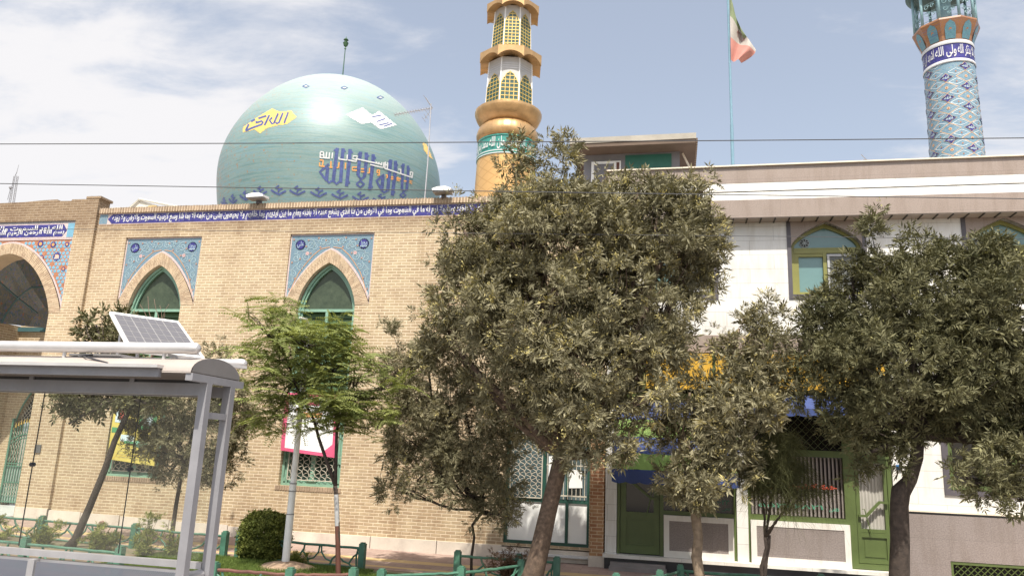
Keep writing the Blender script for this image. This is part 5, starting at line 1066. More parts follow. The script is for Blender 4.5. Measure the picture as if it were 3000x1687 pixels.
# barrel roof: thin curved sheet, closed at the end by a curved plate
n_ = 14; Y0, Y1, Z0, RH = 6.24, 7.05, 3.03, .165
def rc(t): a = PI*t; return (Y0+Y1)/2-(Y1-Y0)/2*math.cos(a), Z0+RH*math.sin(a)
m = MB(); up = [rc(i/n_) for i in range(n_+1)]; 
m.add([(SL-.5, y, z) for y, z in up]+[(SX+.02, y, z) for y, z in up]+[(SL-.5, y, z-.012) for y, z in up]+[(SX+.02, y, z-.012) for y, z in up], [(i, i+1, n_+2+i, n_+1+i) for i in range(n_)]+[(2*(n_+1)+i+1, 2*(n_+1)+i, 3*(n_+1)+i, 3*(n_+1)+i+1) for i in range(n_)]+[(n_+1+i, n_+2+i, 3*(n_+1)+i+1, 3*(n_+1)+i) for i in range(n_)])
m.build('roof', pm('roof_sheet', (.38, .33, .295), .6, .1, var=.08), sh, smooth=True)
m = MB(); m.add([(SX+.03, y, z) for y, z in up], [tuple(range(n_+1))]); m.add([(SX+.0, y, z) for y, z in up], [tuple(range(n_, -1, -1))]); m.build('end_plate', pm('end_plate_grey', (.24, .225, .22), .5, .3, var=.12, sc=3), sh)
def rail(y, x1, z, r=.055):
    m = MB(); m.tube([(SL-1.2, y, z), (x1, y, z)], r, 18, caps=False); m.tube([(x1-.12, y, z), (x1-.04, y, z), (x1, y, z), (x1+.03, y, z), (x1+.045, y, z)], [r, r+.004, r+.003, r*.75, .005], 18); return m.build('tube_rail', M_STEELL, sh, smooth=True)
rail(6.40, -4.45, 3.265); rail(7.22, -4.44, 3.22, .05)
for x in (-4.78, -5.9, -7.05, -8.2, -9.4):
    m = MB(); m.tube([(x, 6.40, 3.08), (x, 6.40, 3.24)], .018, 8); m.build('stub', M_STEELL, sh); m = MB(); m.tube([(x, 7.22, 3.05), (x, 7.22, 3.2)], .018, 8); m.build('stub', M_STEELL, sh)
m = MB()
for x0, x1 in ((-4.6, -4.45), ): m.bar((-4.75, 6.42, 3.20), (-4.38, 7.2, 3.18), .03, .015); m.bar((-5.75, 6.42, 3.19), (-5.45, 7.0, 3.2), .03, .015)
m.build('roof_strap', M_STEELL, sh)
n = NT('shelter_glass'); n.N.remove(n.b); tr = n.N.new('ShaderNodeBsdfTransparent'); tr.inputs[0].default_value = (.93, .95, .93, 1); gl_ = n.N.new('ShaderNodeBsdfGlossy'); gl_.inputs['Roughness'].default_value = .03; df = n.N.new('ShaderNodeBsdfDiffuse'); df.inputs[0].default_value = (.5, .47, .42, 1)
fr = n.N.new('ShaderNodeLayerWeight'); fr.inputs[0].default_value = .5; m1 = n.N.new('ShaderNodeMixShader'); n.L.new(n.math('ADD', n.math('MULTIPLY', n.math('POWER', fr.outputs['Facing'], 4.0), .5), .025), m1.inputs[0]); n.L.new(tr.outputs[0], m1.inputs[1]); n.L.new(gl_.outputs[0], m1.inputs[2]); m2 = n.N.new('ShaderNodeMixShader'); m2.inputs[0].default_value = .05
n.L.new(m1.outputs[0], m2.inputs[1]); n.L.new(df.outputs[0], m2.inputs[2]); n.L.new(m2.outputs[0], n.out.inputs[0]); M_GLASS = n.m
xs = [-4.45, -5.38, -6.55, -7.72, -8.89, -10.06, -10.95]
for a, b in zip(xs[:-1], xs[1:]): m = MB(); m.box(b+.004, a-.004, 6.925, 6.933, 1.29, 2.86); m.build('glass_panel', M_GLASS, sh)
for x in xs[1:-1]:
    m = MB(); m.box(x-.0025, x+.0025, 6.923, 6.935, 1.29, 2.86, 0); m.tube([(x, 6.905, 2.10), (x, 6.95, 2.10)], .022, 12, 0); m.build('glass_joint', M_BLACK, sh)
m = MB(); m.box(SL, SX-.3+.25, 6.89, 6.96, 1.21, 1.27); m.box(SL, SX-.05, 6.90, 6.95, 1.16, 1.185); m.build('glass_rail', M_STEEL, sh)
m = MB(); m.tube([(SX-.04, 6.60, 1.17), (SX-.04, 6.88, 1.17)], .045, 12); m.build('round_bar', M_STEEL, sh)
n = NT('perforated_sheet'); sp = n.N.new('ShaderNodeSeparateXYZ'); n.L.new(n.tc.outputs['Object'], sp.inputs[0]); f = n.math('MULTIPLY', n.math('SINE', n.math('MULTIPLY', sp.outputs[0], 2*PI/.024)), n.math('SINE', n.math('MULTIPLY', sp.outputs[2], 2*PI/.024)))
tr = n.N.new('ShaderNodeBsdfTransparent'); mx = n.N.new('ShaderNodeMixShader'); n.L.new(n.math('GREATER_THAN', f, .12), mx.inputs[0]); n.b.inputs['Base Color'].default_value = (.17, .18, .22, 1); n.b.inputs['Metallic'].default_value = .2; n.b.inputs['Roughness'].default_value = .5
n.L.new(n.b.outputs[0], mx.inputs[1]); n.L.new(tr.outputs[0], mx.inputs[2]); n.L.new(mx.outputs[0], n.out.inputs[0]); M_PERF = n.m
bx = [SX-.08, -6.28, -8.6, SL+.05]
for a, b in zip(bx[:-1], bx[1:]):
    m = MB(); m.box(b+.05, a-.02, 6.84, 6.85, .55, 1.17); m.build('perforated_panel', M_PERF, sh); m = MB(); m.box(b-.03, b+.045, 6.82, 6.89, .2, 1.19); m.build('mullion', M_STEEL, sh)
m = MB(); m.box(SL, SX-.08, 6.35, 6.75, .42, .46); m.build('bench_seat', M_STEEL, sh)
# solar panel tilted on the shelter roof
so_ = thing('solar_panel', 'white framed solar panel propped up on the shelter roof', 'solar panel', (-4.9, 6.75, 3.2))
TL, TR = onY(321, 912, 6.95), onY(522, 940, 6.95); dz = onY(365, 998, 6.5)-TL
TL = onY(321, 912, 7.25); TR = onZ(522, 940, TL[2]); U = TR-TL; L_ = float(np.linalg.norm(U)); eu = U/L_; nh = np.array([eu[1], -eu[0], 0])
bd_ = None
for a_ in np.linspace(0, 1.2, 121):
    for b_ in np.linspace(.1, .9, 81):
        p = TL+nh*a_-np.array([0, 0, b_])-CAM; z_ = p@FW; e_ = abs(1500+F*(p@RT)/z_-380)+abs(843.5-F*(p@UP)/z_-1024)
        if bd_ is None or e_ < bd_[0]: bd_ = (e_, a_, b_)
Vv = nh*bd_[1]-np.array([0, 0, bd_[2]]); A_ = TL; Nn = np.cross(eu, Vv); Nn /= np.linalg.norm(Nn); Nn = Nn if Nn[2] > 0 else -Nn
def sp3(u, v, e=0.0): return A_+U*u+Vv*v+Nn*e
m = MB(); m.obox(sp3(.5, .5, -.015), U*.5, Vv*.5, Nn*.015, 0); m.build('frame', M_WHITE, so_)
n = NT('solar_cell'); n.put((.12, .115, .125), n.b.inputs['Base Color']); M_CELL = n.fin(.45, 0, .35)
m = MB()
m.add([sp3(.035, .06, .002), sp3(.965, .06, .002), sp3(.965, .96, .002), sp3(.035, .96, .002)], [(0, 3, 2, 1)], 1)
for i in range(8):
    for j in range(6):
        u0, u1 = .045+i*.115, .045+(i+1)*.115-.006-(.006 if i % 2 else 0); v0, v1 = .075+j*.147, .075+(j+1)*.147-.012; m.add([sp3(u0, v0, .004), sp3(u1, v0, .004), sp3(u1, v1, .004), sp3(u0, v1, .004)], [(0, 3, 2, 1)], 0)
m.build('cells', [M_CELL, pm('cell_grid', (.34, .33, .32), .4)], so_)
m = MB()
for u in (.12, .88): p = sp3(u, .25, -.03); m.bar(p, (p[0], p[1], 3.2), .025); p2 = sp3(u, .97, -.03); m.bar(p2, (p2[0], p2[1], 3.2), .025); m.bar((p[0], p[1], 3.2), (p2[0], p2[1], 3.2), .03)
m.box(A_[0]+.25, A_[0]+L_+.1, 6.50, 6.85, 3.19, 3.215); m.build('stand', M_STEEL, so_)
m = MB(); m.tube([(A_[0]+.55, 6.55, 3.22), (A_[0]+.48, 6.42, 3.18), (A_[0]+.6, 6.33, 3.16), (A_[0]+.9, 6.28, 3.10)], .008, 6); m.build('cable', M_BLACK, so_)

# ------------------------------------------------------------------ green branch-pattern concrete fences
FN = 0
def fence(pts, h, lab, seed, posts=None, rust=None, zoff=0.0):
    global FN
    rr = random.Random(seed); a0 = pts[0]; f = thing('branch_fence', lab, 'fence', (a0[0], a0[1], gz(a0[0])), 'low green fences of cast branch pattern round the beds')
    for i, (x, y) in enumerate(pts):
        m = MB(); z = gz(x)+zoff; w_ = .062; m.box(x-w_, x+w_, y-w_, y+w_, z-.05, z+h+.06); m.box(x-w_*.7, x+w_*.7, y-w_*.7, y+w_*.7, z+h+.06, z+h+.085); m.build('post', M_FENCE, f)
    for (xa, ya), (xb, yb) in zip(pts[:-1], pts[1:]):
        def P(t, z): x = xa+(xb-xa)*t; return (x+rr.uniform(-.006, .006), ya+(yb-ya)*t+rr.uniform(-.01, .01), gz(x)+zoff+z+rr.uniform(-.008, .008))
        m = MB(); m.tube([P(t, h-.03) for t in np.linspace(0, 1, 12)], .026, 7)
        m.build('top_rail', M_RUST if rust else M_FENCE, f, smooth=True)
        m = MB(); L = math.hypot(xb-xa, yb-ya); k = max(1, int(round(L/1.05)))
        for j in range(k):
            t0, t1 = j/k, (j+1)/k; w_ = t1-t0; fl_ = rr.random() < .5
            def T(a): return t0+w_*(1-a if fl_ else a)
            m.tube([P(T(.10), h-.05), P(T(.14), h*.55), P(T(.12), .0)], .02, 6)
            m.tube([P(T(a), b) for a, b in [(.22, h*.04), (.30, h*.22), (.42, h*.30), (.52, h*.46), (.60, h*.72), (.62, h-.04)]], .02, 6)
            m.tube([P(T(a), b) for a, b in [(.02, h*.82), (.20, h*.52), (.30, h*.24)]], .019, 6)
            m.tube([P(T(a), b) for a, b in [(.58, h*.60), (.70, h*.36), (.76, h*.0)]], .02, 6)
            m.tube([P(T(a), b) for a, b in [(.73, h*.24), (.86, h*.34), (.96, h*.62), (.98, h-.05)]], .018, 6)
        if rust is None: m.tube([P(t, .03) for t in np.linspace(0, 1, 10)], .02, 6)
        m.build('branch_infill', M_FENCE, f, smooth=True)
h = .44
fence([(-18.5, 15.3), (-16.3, 15.3), (-13.95, 15.3), (-11.55, 15.3), (-9.35, 15.3)], h, 'green branch fence along the pavement, seen through the shelter glass', 1)
fence([(-9.0, 15.3), (-6.22, 15.3)], h, 'green branch fence behind the round bush and the white pole', 2)
fence([(-19, 12.35), (-16.6, 12.3), (-14.2, 12.25), (-11.4, 12.2), (-9.4, 12.15)], h, 'green branch fence on the street side, low behind the shelter glass', 3)
fence([(-7.1, 11.42), (-5.86, 11.55), (-5.0, 12.0)], h+.02, 'green branch fence with rusty rail in front of the lawn beside the shelter', 4, rust=True)
fence([(-4.16, 15.15), (-2.95, 15.25), (-2.2, 15.22)], h, 'green branch fence behind the trunk of the biggest tree', 5)
fence([(-4.6, 12.2), (-3.52, 13.1), (-2.75, 14.45), (-2.95, 15.22)], h, 'green branch fence running towards the street left of the biggest tree', 6)
fence([(.12, 15.3), (2.6, 15.3), (4.9, 15.3)], h, 'green branch fence in front of the black shop ledge', 7)
fence([(-.95, 13.6), (-.24, 14.35), (.12, 15.2)], h, 'short slanting green branch fence in front of the green shop door', 8)

# ------------------------------------------------------------------ vegetation
def leaf_tmpl(kind, rng):
    # one spray: list of folded diamond leaflets; returns (n,4,3) verts pointing roughly along +Z
    L = []
    def leaflet(p, d, l, w):
        d = d/np.linalg.norm(d); s = np.cross(d, rng.normal(size=3)); s /= np.linalg.norm(s)+1e-9; nn = np.cross(d, s); mid = p+d*l*.45
        L.append([p, mid+s*w/2+nn*w*.18, p+d*l, mid-s*w/2+nn*w*.18])
    if kind == 'ash':
        for k in range(rng.integers(5, 8)):
            ax = np.array([rng.normal()*.75, rng.normal()*.75, rng.uniform(.2, 1)]); ax /= np.linalg.norm(ax); R0 = rng.uniform(.10, .17); side = np.cross(ax, rng.normal(size=3)); side /= np.linalg.norm(side)
            for j in range(3):
                p = ax*R0*(.45+.27*j)
                for s in (-1, 1): leaflet(p, ax*.75+s*side*.9+np.array([0, 0, -.18]), rng.uniform(.075, .11), rng.uniform(.018, .027))
            leaflet(ax*R0, ax+np.array([0, 0, -.1]), rng.uniform(.09, .12), .026)
    elif kind == 'big':
        for k in range(rng.integers(5, 8)):
            ax = np.array([rng.normal()*.8, rng.normal()*.8, rng.uniform(.1, 1)]); ax /= np.linalg.norm(ax); side = np.cross(ax, rng.normal(size=3)); side /= np.linalg.norm(side)
            for j in range(2):
                for s in (-1, 1): leaflet(ax*(.06+.07*j), ax*.6+s*side*.9, rng.uniform(.10, .13), .045)
            leaflet(ax*.16, ax, .13, .05)
    elif kind == 'fine':
        for k in range(rng.integers(7, 11)):
            ax = np.array([rng.normal()*.8, rng.normal()*.8, rng.uniform(.0, 1)]); ax /= np.linalg.norm(ax); R0 = rng.uniform(.08, .15); side = np.cross(ax, rng.normal(size=3)); side /= np.linalg.norm(side)
            for j in range(3):
                for s in (-1, 1): leaflet(ax*R0*(.4+.3*j), ax*.8+s*side*.8, rng.uniform(.05, .08), rng.uniform(.013, .02))
            leaflet(ax*R0, ax, .08, .018)
    elif kind == 'feather':
        for k in range(rng.integers(3, 5)):
            a = rng.uniform(0, 2*PI); ax = np.array([math.cos(a), math.sin(a), rng.uniform(-.05, .35)]); ax /= np.linalg.norm(ax); side = np.cross(ax, [0, 0, 1.]); side /= np.linalg.norm(side); R0 = rng.uniform(.28, .42)
            for j in range(10):
                t = (j+1)/10; p = ax*R0*t+np.array([0, 0, -.30*t*t*R0])
                for s in (-1, 1):
                    for q in (.35, 1.0):
                        pp = p+side*s*.06*q*(1.1-t*.6); d_ = ax*.7+side*s*.9+np.array([0, 0, -.75])*rng.uniform(.4, 1.2); d_ /= np.linalg.norm(d_); l = .06*(1.15-t*.5); sd = np.cross(d_, [0, 0, 1.]); sd /= np.linalg.norm(sd)+1e-9
                        L.append([pp, pp+d_*l*.45+sd*.011, pp+d_*l, pp+d_*l*.45-sd*.011])
    elif kind == 'keys':
        for k in range(rng.integers(8, 14)):
            p = rng.normal(size=3)*.04; leaflet(p, np.array([rng.normal()*.5, rng.normal()*.5, -.9]), rng.uniform(.035, .055), .020)
    elif kind == 'bush':
        for k in range(rng.integers(12, 18)): leaflet(rng.normal(size=3)*.02, np.array([rng.normal()*.8, rng.normal()*.8, rng.uniform(-.1, 1)]), rng.uniform(.04, .065), .028)
    return np.array(L)
def _n(): pass
TM = {k: [leaf_tmpl(k, RNG) for _ in range(14)] for k in ('ash', 'big', 'fine', 'feather', 'keys', 'bush')}
def foliage(name, pos, dirs, kind, mat, parent, tint, scale=1.0, flat=False):
    allv = []; allt = []; V = TM[kind]; n = len(pos); ch = RNG.integers(0, len(V), n)
    up = np.array([0, 0, 1.])
    for t in range(len(V)):
        idx = np.where(ch == t)[0]
        if not len(idx): continue
        d = dirs[idx]; d = d/np.linalg.norm(d, axis=1, keepdims=True); r = RNG.normal(size=(len(idx), 3))
        if flat: d = np.tile(up, (len(idx), 1))+RNG.normal(size=(len(idx), 3))*.28; d /= np.linalg.norm(d, axis=1, keepdims=True)
        x = np.cross(d, r); x /= np.linalg.norm(x, axis=1, keepdims=True); y = np.cross(d, x); M = np.stack([x, y, d], axis=2)
        sc = scale*RNG.uniform(.55, 1.4, len(idx)); T = V[t].reshape(-1, 3); W_ = np.einsum('nij,kj->nki', M, T)*sc[:, None, None]+pos[idx][:, None, :]
        allv.append(W_.reshape(-1, 3)); tt = np.clip(tint[idx][:, None]+RNG.normal(size=(len(idx), len(T)//4))*.09, 0, 1); allt.append(np.repeat(tt.reshape(-1), 4))
    Vt = np.concatenate(allv); Tt = np.concatenate(allt); org = np.array(ORG.get(parent.name, (0, 0, 0)) if parent else (0, 0, 0)); Vt = Vt-org; nl = len(Vt)//4
    F_ = np.empty((nl*2, 3), dtype=np.int32); b = np.arange(nl)*4; F_[0::2] = np.stack([b, b+1, b+2], 1); F_[1::2] = np.stack([b, b+2, b+3], 1)
    me = bpy.data.meshes.new(name); me.vertices.add(len(Vt)); me.vertices.foreach_set('co', Vt.astype(np.float32).ravel()); me.loops.add(F_.size); me.loops.foreach_set('vertex_index', F_.ravel())
    me.polygons.add(len(F_)); me.polygons.foreach_set('loop_start', np.arange(0, F_.size, 3, dtype=np.int32)); me.materials.append(mat); me.update()
    at = me.attributes.new('tint', 'FLOAT', 'POINT'); at.data.foreach_set('value', Tt.astype(np.float32)); o = bpy.data.objects.new(name, me); COL.objects.link(o)
    if parent: o.parent = parent; ORG[o.name] = tuple(org)
    return o
def limb(m, a, b, r0, r1, bend=.12, n=7, seg=8):
    a, b = np.array(a, float), np.array(b, float); L = np.linalg.norm(b-a); off = RNG.normal(size=3)*bend*L*.5; pts = []; ph = RNG.uniform(0, 6)
    for i in range(n+1): t = i/n; pts.append(a+(b-a)*t+off*math.sin(PI*t)+RNG.normal(size=3)*.012*L*(0 < i < n))
    m.tube(pts, [r0+(r1-r0)*i/n for i in range(n+1)], seg); return pts
def make_tree(name, label, base, trunk, fork_r, blobs, Y, kind, mat, bark, dens, seed, keyf=0.0, group='street trees in front of the mosque', scale=1.0, bare=0, flat=False, tint0=.42, clump=.28, forks=None, lr=None):
    """trunk: list of (x,y,z,r); blobs: (ovx, ovy, orx, ory, ydepth offset, y thickness) in 2576-view pixels, standing at depth Y"""
    rng = np.random.default_rng(seed); t = thing(name, label, 'tree', tuple(base), group); m = MB()
    m.tube([p[:3] for p in trunk], [p[3]*.88 for p in trunk], 12); top = np.array(trunk[-1][:3]); tw = MB()
    P = []; D = []; K = []; Tn = []
    for (bx_, by_, rx, ry, dy, ty) in blobs:
        c = ov(bx_, by_, Y+dy); s = (Y+dy)/F*1.1646*1.05; ax, az_ = rx*s, ry*s
        n = int(dens*(ax*az_+ax*ty+az_*ty)*4.2)
        # clumps inside the blob, leaves gathered about them: gives gaps and light and dark masses
        nc = max(5, int(1.6*(ax*az_+ax*ty*.8+az_*ty*.8)/(clump*clump))); cd = rng.normal(size=(nc, 3)); cd /= np.linalg.norm(cd, axis=1, keepdims=True); cr_ = rng.uniform(.35, 1.0, (nc, 1))**.5
        cc = cd*cr_*np.array([ax, ty, az_])+c; ct = rng.normal(0, .10, nc)
        w = rng.integers(0, nc, n); off = rng.normal(size=(n, 3))*clump*.42; pos = cc[w]+off; dirs = cd[w]*.8+off/clump*.9+np.array([0, -.05, .25]); P.append(pos); D.append(dirs); Tn.append(tint0+ct[w]+rng.normal(0, .07, n))
        inner = np.array(c)-np.array([0, 0, az_*.45]); st0 = top if forks is None else min((np.array(f) for f in forks), key=lambda f: np.linalg.norm(f-inner)); bp = limb(m, st0, inner, lr or trunk[-1][3]*.72, min(.022, (lr or 1)*.5), .14)
        for _ in range(max(3, nc//4)):
            q = bp[rng.integers(2, len(bp))]; e = cc[rng.integers(0, nc)]; limb(tw, q, e, .016, .004, .10, 4, 5)
    P = np.concatenate(P); D = np.concatenate(D); Tn = np.concatenate(Tn)
    for _ in range(bare):
        q = top+RNG.normal(size=3)*.2
    tr_ = m.build('trunk', bark, t, smooth='all'); tw.build('twigs', bark, tr_, smooth='all')
    Tn = np.clip(Tn, 0, .77); c = foliage('crown', P, D, kind, mat, t, Tn, scale, flat)
    if keyf:
        n = int(len(P)*keyf); idx = rng.integers(0, len(P), n); hi = P[idx]+D[idx]*.12; foliage('seed_clusters', hi, D[idx], 'keys', mat, t, np.clip(rng.normal(.90, .06, n), .8, 1), 1.0)
    return t
q = lambda x, y, Y, r: (*ov(x, y, Y), r)
# 1 the big ash in the middle
b = ov(1335, 1530, 14.0); b[2] = 0
make_tree('ash_tree', 'largest ash tree, thick leaning trunk in front of the white door', b,
    [(b[0]-.15, 14.0, -.05, .24), q(1340, 1449, 14, .215), q(1358, 1380, 14, .19), q(1378, 1290, 14, .175), q(1400, 1200, 14, .165), q(1412, 1140, 14, .14)], .1,
    [(1400, 620, 235, 150, 0, 1.3), (1250, 640, 130, 130, .2, 1.1), (1620, 560, 150, 110, .3, 1.1), (1700, 640, 120, 110, .2, 1.0), (1330, 540, 110, 60, .2, .7), (1460, 520, 120, 55, .1, .8), (1410, 420, 52, 75, 0, .35), (1290, 395, 40, 45, .2, .25), (1580, 510, 90, 45, .2, .7), (1620, 440, 20, 45, .1, .15), (1520, 440, 14, 35, .1, .12), (1735, 500, 36, 75, 0, .3), (1665, 480, 40, 30, .1, .3),
     (1360, 800, 200, 140, -.5, 1.3), (1600, 780, 150, 130, 0, 1.2), (1200, 760, 110, 100, 0, 1.0), (1130, 840, 60, 60, .3, .6), (1440, 920, 180, 100, -.6, 1.1), (1630, 880, 85, 80, -.2, .8), (1625, 970, 80, 50, -.7, .5), (1290, 960, 110, 110, 0, .9), (1480, 1060, 95, 70, -.8, .55), (1500, 1130, 55, 50, -.6, .35), (1762, 600, 50, 50, .2, .4), (1540, 1095, 42, 45, -.4, .35), (1400, 1050, 90, 70, 0, .5), (1155, 545, 14, 30, 0, .15), (1205, 515, 12, 26, .1, .12), (1782, 455, 10, 30, .1, .12), (1095, 790, 16, 22, 0, .15), (1345, 455, 26, 26, .1, .15)],
    14.0, 'ash', M_ASH, M_BARK, 22, 11, keyf=.75, tint0=.52, scale=1.15)
# 2 the darker tree left of it, hanging low
b = ov(1186, 1449, 15.3); b[2] = 0
make_tree('ash_tree', 'dark drooping tree with a thin crooked stem, left of the largest ash', b,
    [(b[0], 15.3, -.05, .035), q(1186, 1400, 15.3, .032), q(1193, 1350, 15.3, .030), q(1188, 1320, 15.3, .032), q(1215, 1285, 15.3, .035)], .03,
    [(1090, 980, 110, 95, 0, .9), (1000, 950, 60, 60, .1, .5), (975, 880, 32, 55, .1, .25), (1060, 1090, 115, 80, -.1, .9), (1180, 1080, 110, 110, 0, .9), (1050, 1180, 90, 60, -.1, .6), (1180, 1210, 110, 60, 0, .6), (1235, 1270, 55, 45, 0, .35), (1290, 1290, 35, 28, 0, .2), (1000, 1215, 40, 30, 0, .25), (1250, 1150, 90, 70, .1, .6), (1100, 870, 50, 45, .1, .35)],
    15.0, 'fine', M_ASH, M_BARKD, 32, 12, tint0=.50)
# 3 young feathery tree with painted stem
b = ov(850, 1500, 13.6); b[2] = 0
t3 = make_tree('young_tree', 'young bright green feathery tree with half white, half brown stem', b,
    [(b[0], 13.6, -.05, .052), q(851, 1449, 13.6, .05), q(850, 1345, 13.6, .047), q(846, 1245, 13.6, .045), q(843, 1222, 13.6, .045)], .03,
    [(690, 800, 75, 40, 0, .7), (780, 850, 100, 45, -.2, .8), (690, 890, 90, 35, .1, .7), (850, 900, 70, 45, 0, .6), (760, 950, 110, 40, -.1, .8), (910, 930, 55, 35, 0, .5), (700, 1000, 85, 35, 0, .6), (900, 1000, 90, 40, 0, .7), (800, 1050, 100, 38, -.1, .6), (930, 1065, 55, 30, 0, .4), (670, 1050, 60, 28, 0, .4), (860, 840, 50, 30, .1, .4), (640, 960, 35, 25, 0, .3), (960, 965, 40, 28, 0, .3), (640, 790, 30, 25, 0, .2)],
    13.6, 'feather', M_FEATH, M_BARKD, 14, 13, flat=True, tint0=.50, clump=.24, scale=1.05, lr=.016, forks=[q(790, 1060, 13.6, 0)[:3], q(740, 960, 13.6, 0)[:3], q(848, 1080, 13.6, 0)[:3], q(870, 1000, 13.6, 0)[:3], q(720, 900, 13.6, 0)[:3], q(830, 950, 13.6, 0)[:3]])
m = MB(); pts = [q(848.6, 1322, 13.6, 0)[:3], q(847, 1270, 13.6, 0)[:3], q(845.8, 1243, 13.6, 0)[:3]]; m.tube(pts, [.044, .043, .042], 12, caps=False); m.build('white_band', pm('lime_wash', (.34, .34, .34), .8, var=.2), t3, smooth='all')
m = MB(); m.tube([(b[0], 13.6, .0), q(851, 1449, 13.6, .05)[:3], q(850, 1370, 13.6, 0)[:3], q(848.6, 1322, 13.6, 0)[:3]], [.0485, .0465, .0450, .044], 12, caps=False); m.build('brown_band', pm('red_brown_paint', (.10, .035, .022), .7), t3, smooth='all')
m = MB(); s0 = q(843, 1222, 13.6, 0)[:3]
for pts_ in [[(843, 1222), (826, 1170), (800, 1100), (790, 1060), (760, 1000), (740, 960), (720, 900), (690, 840)], [(843, 1222), (846, 1150), (848, 1080), (862, 1030), (870, 1000), (885, 950)], [(848, 1080), (836, 1010), (830, 950), (815, 880)]]:
    r0_ = .036 if pts_[0][1] > 1200 else .024; m.tube([np.array(q(*e, 13.6, 0)[:3])+RNG.normal(size=3)*.012 for e in pts_], [r0_*(1-.75*k/len(pts_)) for k in range(len(pts_))], 8)
m.build('fork', M_BARKD, t3, smooth='all')
# 4 leaning tree behind the shelter glass
b = onZ(205, 1600, .1); b[2] = .05
make_tree('leaning_tree', 'tree with slanting trunk behind the shelter glass, branches round the solar panel', b,
    [(b[0]-.06, b[1], 0, .15), q(190, 1355, b[1], .10), q(225, 1275, b[1], .085), q(264, 1180, b[1], .08), q(288, 1110, b[1], .07), q(318, 1045, b[1], .066), q(330, 1000, b[1], .06)], .05,
    [(200, 1005, 75, 28, -.2, .5), (150, 1020, 40, 35, -.3, .3), (175, 1055, 25, 25, -.3, .2), (280, 1000, 90, 30, 0, .6), (245, 800, 28, 45, .1, .3), (275, 845, 40, 40, .1, .35), (255, 860, 45, 22, .1, .3), (310, 860, 40, 30, .1, .3), (315, 790, 22, 14, .1, .2), (380, 1000, 60, 30, .1, .5), (300, 920, 60, 40, .1, .4)],
    b[1], 'big', M_ASH2, M_BARKD, 15, 14, tint0=.50, clump=.22)
m = MB(); par = [o for o in bpy.data.objects if o.name.startswith('leaning_tree')][0]; s0 = q(395, 860, b[1], 0)[:3]
limb(m, q(330, 1000, b[1], 0)[:3], s0, .05, .02, .05)
for e in [(372, 745), (352, 765), (402, 768), (388, 752), (415, 790), (345, 790), (425, 765)]: limb(m, s0, q(*e, b[1], 0)[:3], .014, .004, .10, 6, 5)
m.build('bare_branch', pm('dead_twig', (.20, .13, .10), .9), par, smooth='all')
# 5 tree right of it, behind the shelter posts
b = onZ(500, 1610, .05); b[2] = .03
make_tree('ash_tree', 'round dull green tree with thin upright stem behind the shelter posts', b,
    [(b[0]-.02, b[1], 0, .06), q(433, 1340, b[1], .055), q(443, 1270, b[1], .05), q(455, 1200, b[1], .048), q(465, 1150, b[1], .045)], .03,
    [(470, 1010, 110, 60, 0, .9), (400, 1050, 70, 60, .1, .6), (560, 1010, 60, 60, 0, .6), (440, 1120, 90, 60, 0, .7), (540, 1100, 80, 70, 0, .7), (370, 1120, 50, 40, .1, .4), (560, 1180, 45, 35, 0, .35), (590, 1060, 45, 50, .1, .4), (430, 1175, 60, 25, 0, .35), (555, 900, 35, 28, .2, .25), (570, 940, 25, 40, .2, .25), (500, 1180, 50, 30, 0, .3)],
    b[1], 'fine', M_ASH, M_BARKD, 32, 15, tint0=.42)
# 6 medium tree before the shops
b = ov(1760, 1500, 14.2); b[2] = 0
make_tree('ash_tree', 'medium ash with pale scarred trunk in front of the striped shop awning', b,
    [(b[0], 14.2, -.05, .105), q(1760, 1449, 14.2, .10), q(1752, 1400, 14.2, .105), q(1757, 1350, 14.2, .09), q(1750, 1300, 14.2, .10), q(1752, 1255, 14.2, .085), q(1755, 1230, 14.2, .08)], .05,
    [(1840, 1000, 100, 60, 0, .8), (1735, 970, 40, 35, .1, .3), (1900, 975, 75, 45, 0, .6), (1760, 1110, 100, 70, 0, .8), (1752, 1190, 72, 50, -.1, .6), (1850, 1060, 90, 70, 0, .7), (1705, 1075, 35, 30, .1, .3), (1858, 805, 24, 45, .1, .2), (1935, 815, 32, 42, .1, .25), (1880, 870, 70, 40, .1, .4), (1700, 1205, 24, 26, 0, .25), (1950, 900, 50, 50, .1, .4), (1850, 1150, 50, 45, 0, .4)],
    14.2, 'ash', M_ASH, M_BARKL, 26, 16, keyf=.5, tint0=.52, scale=1.05)
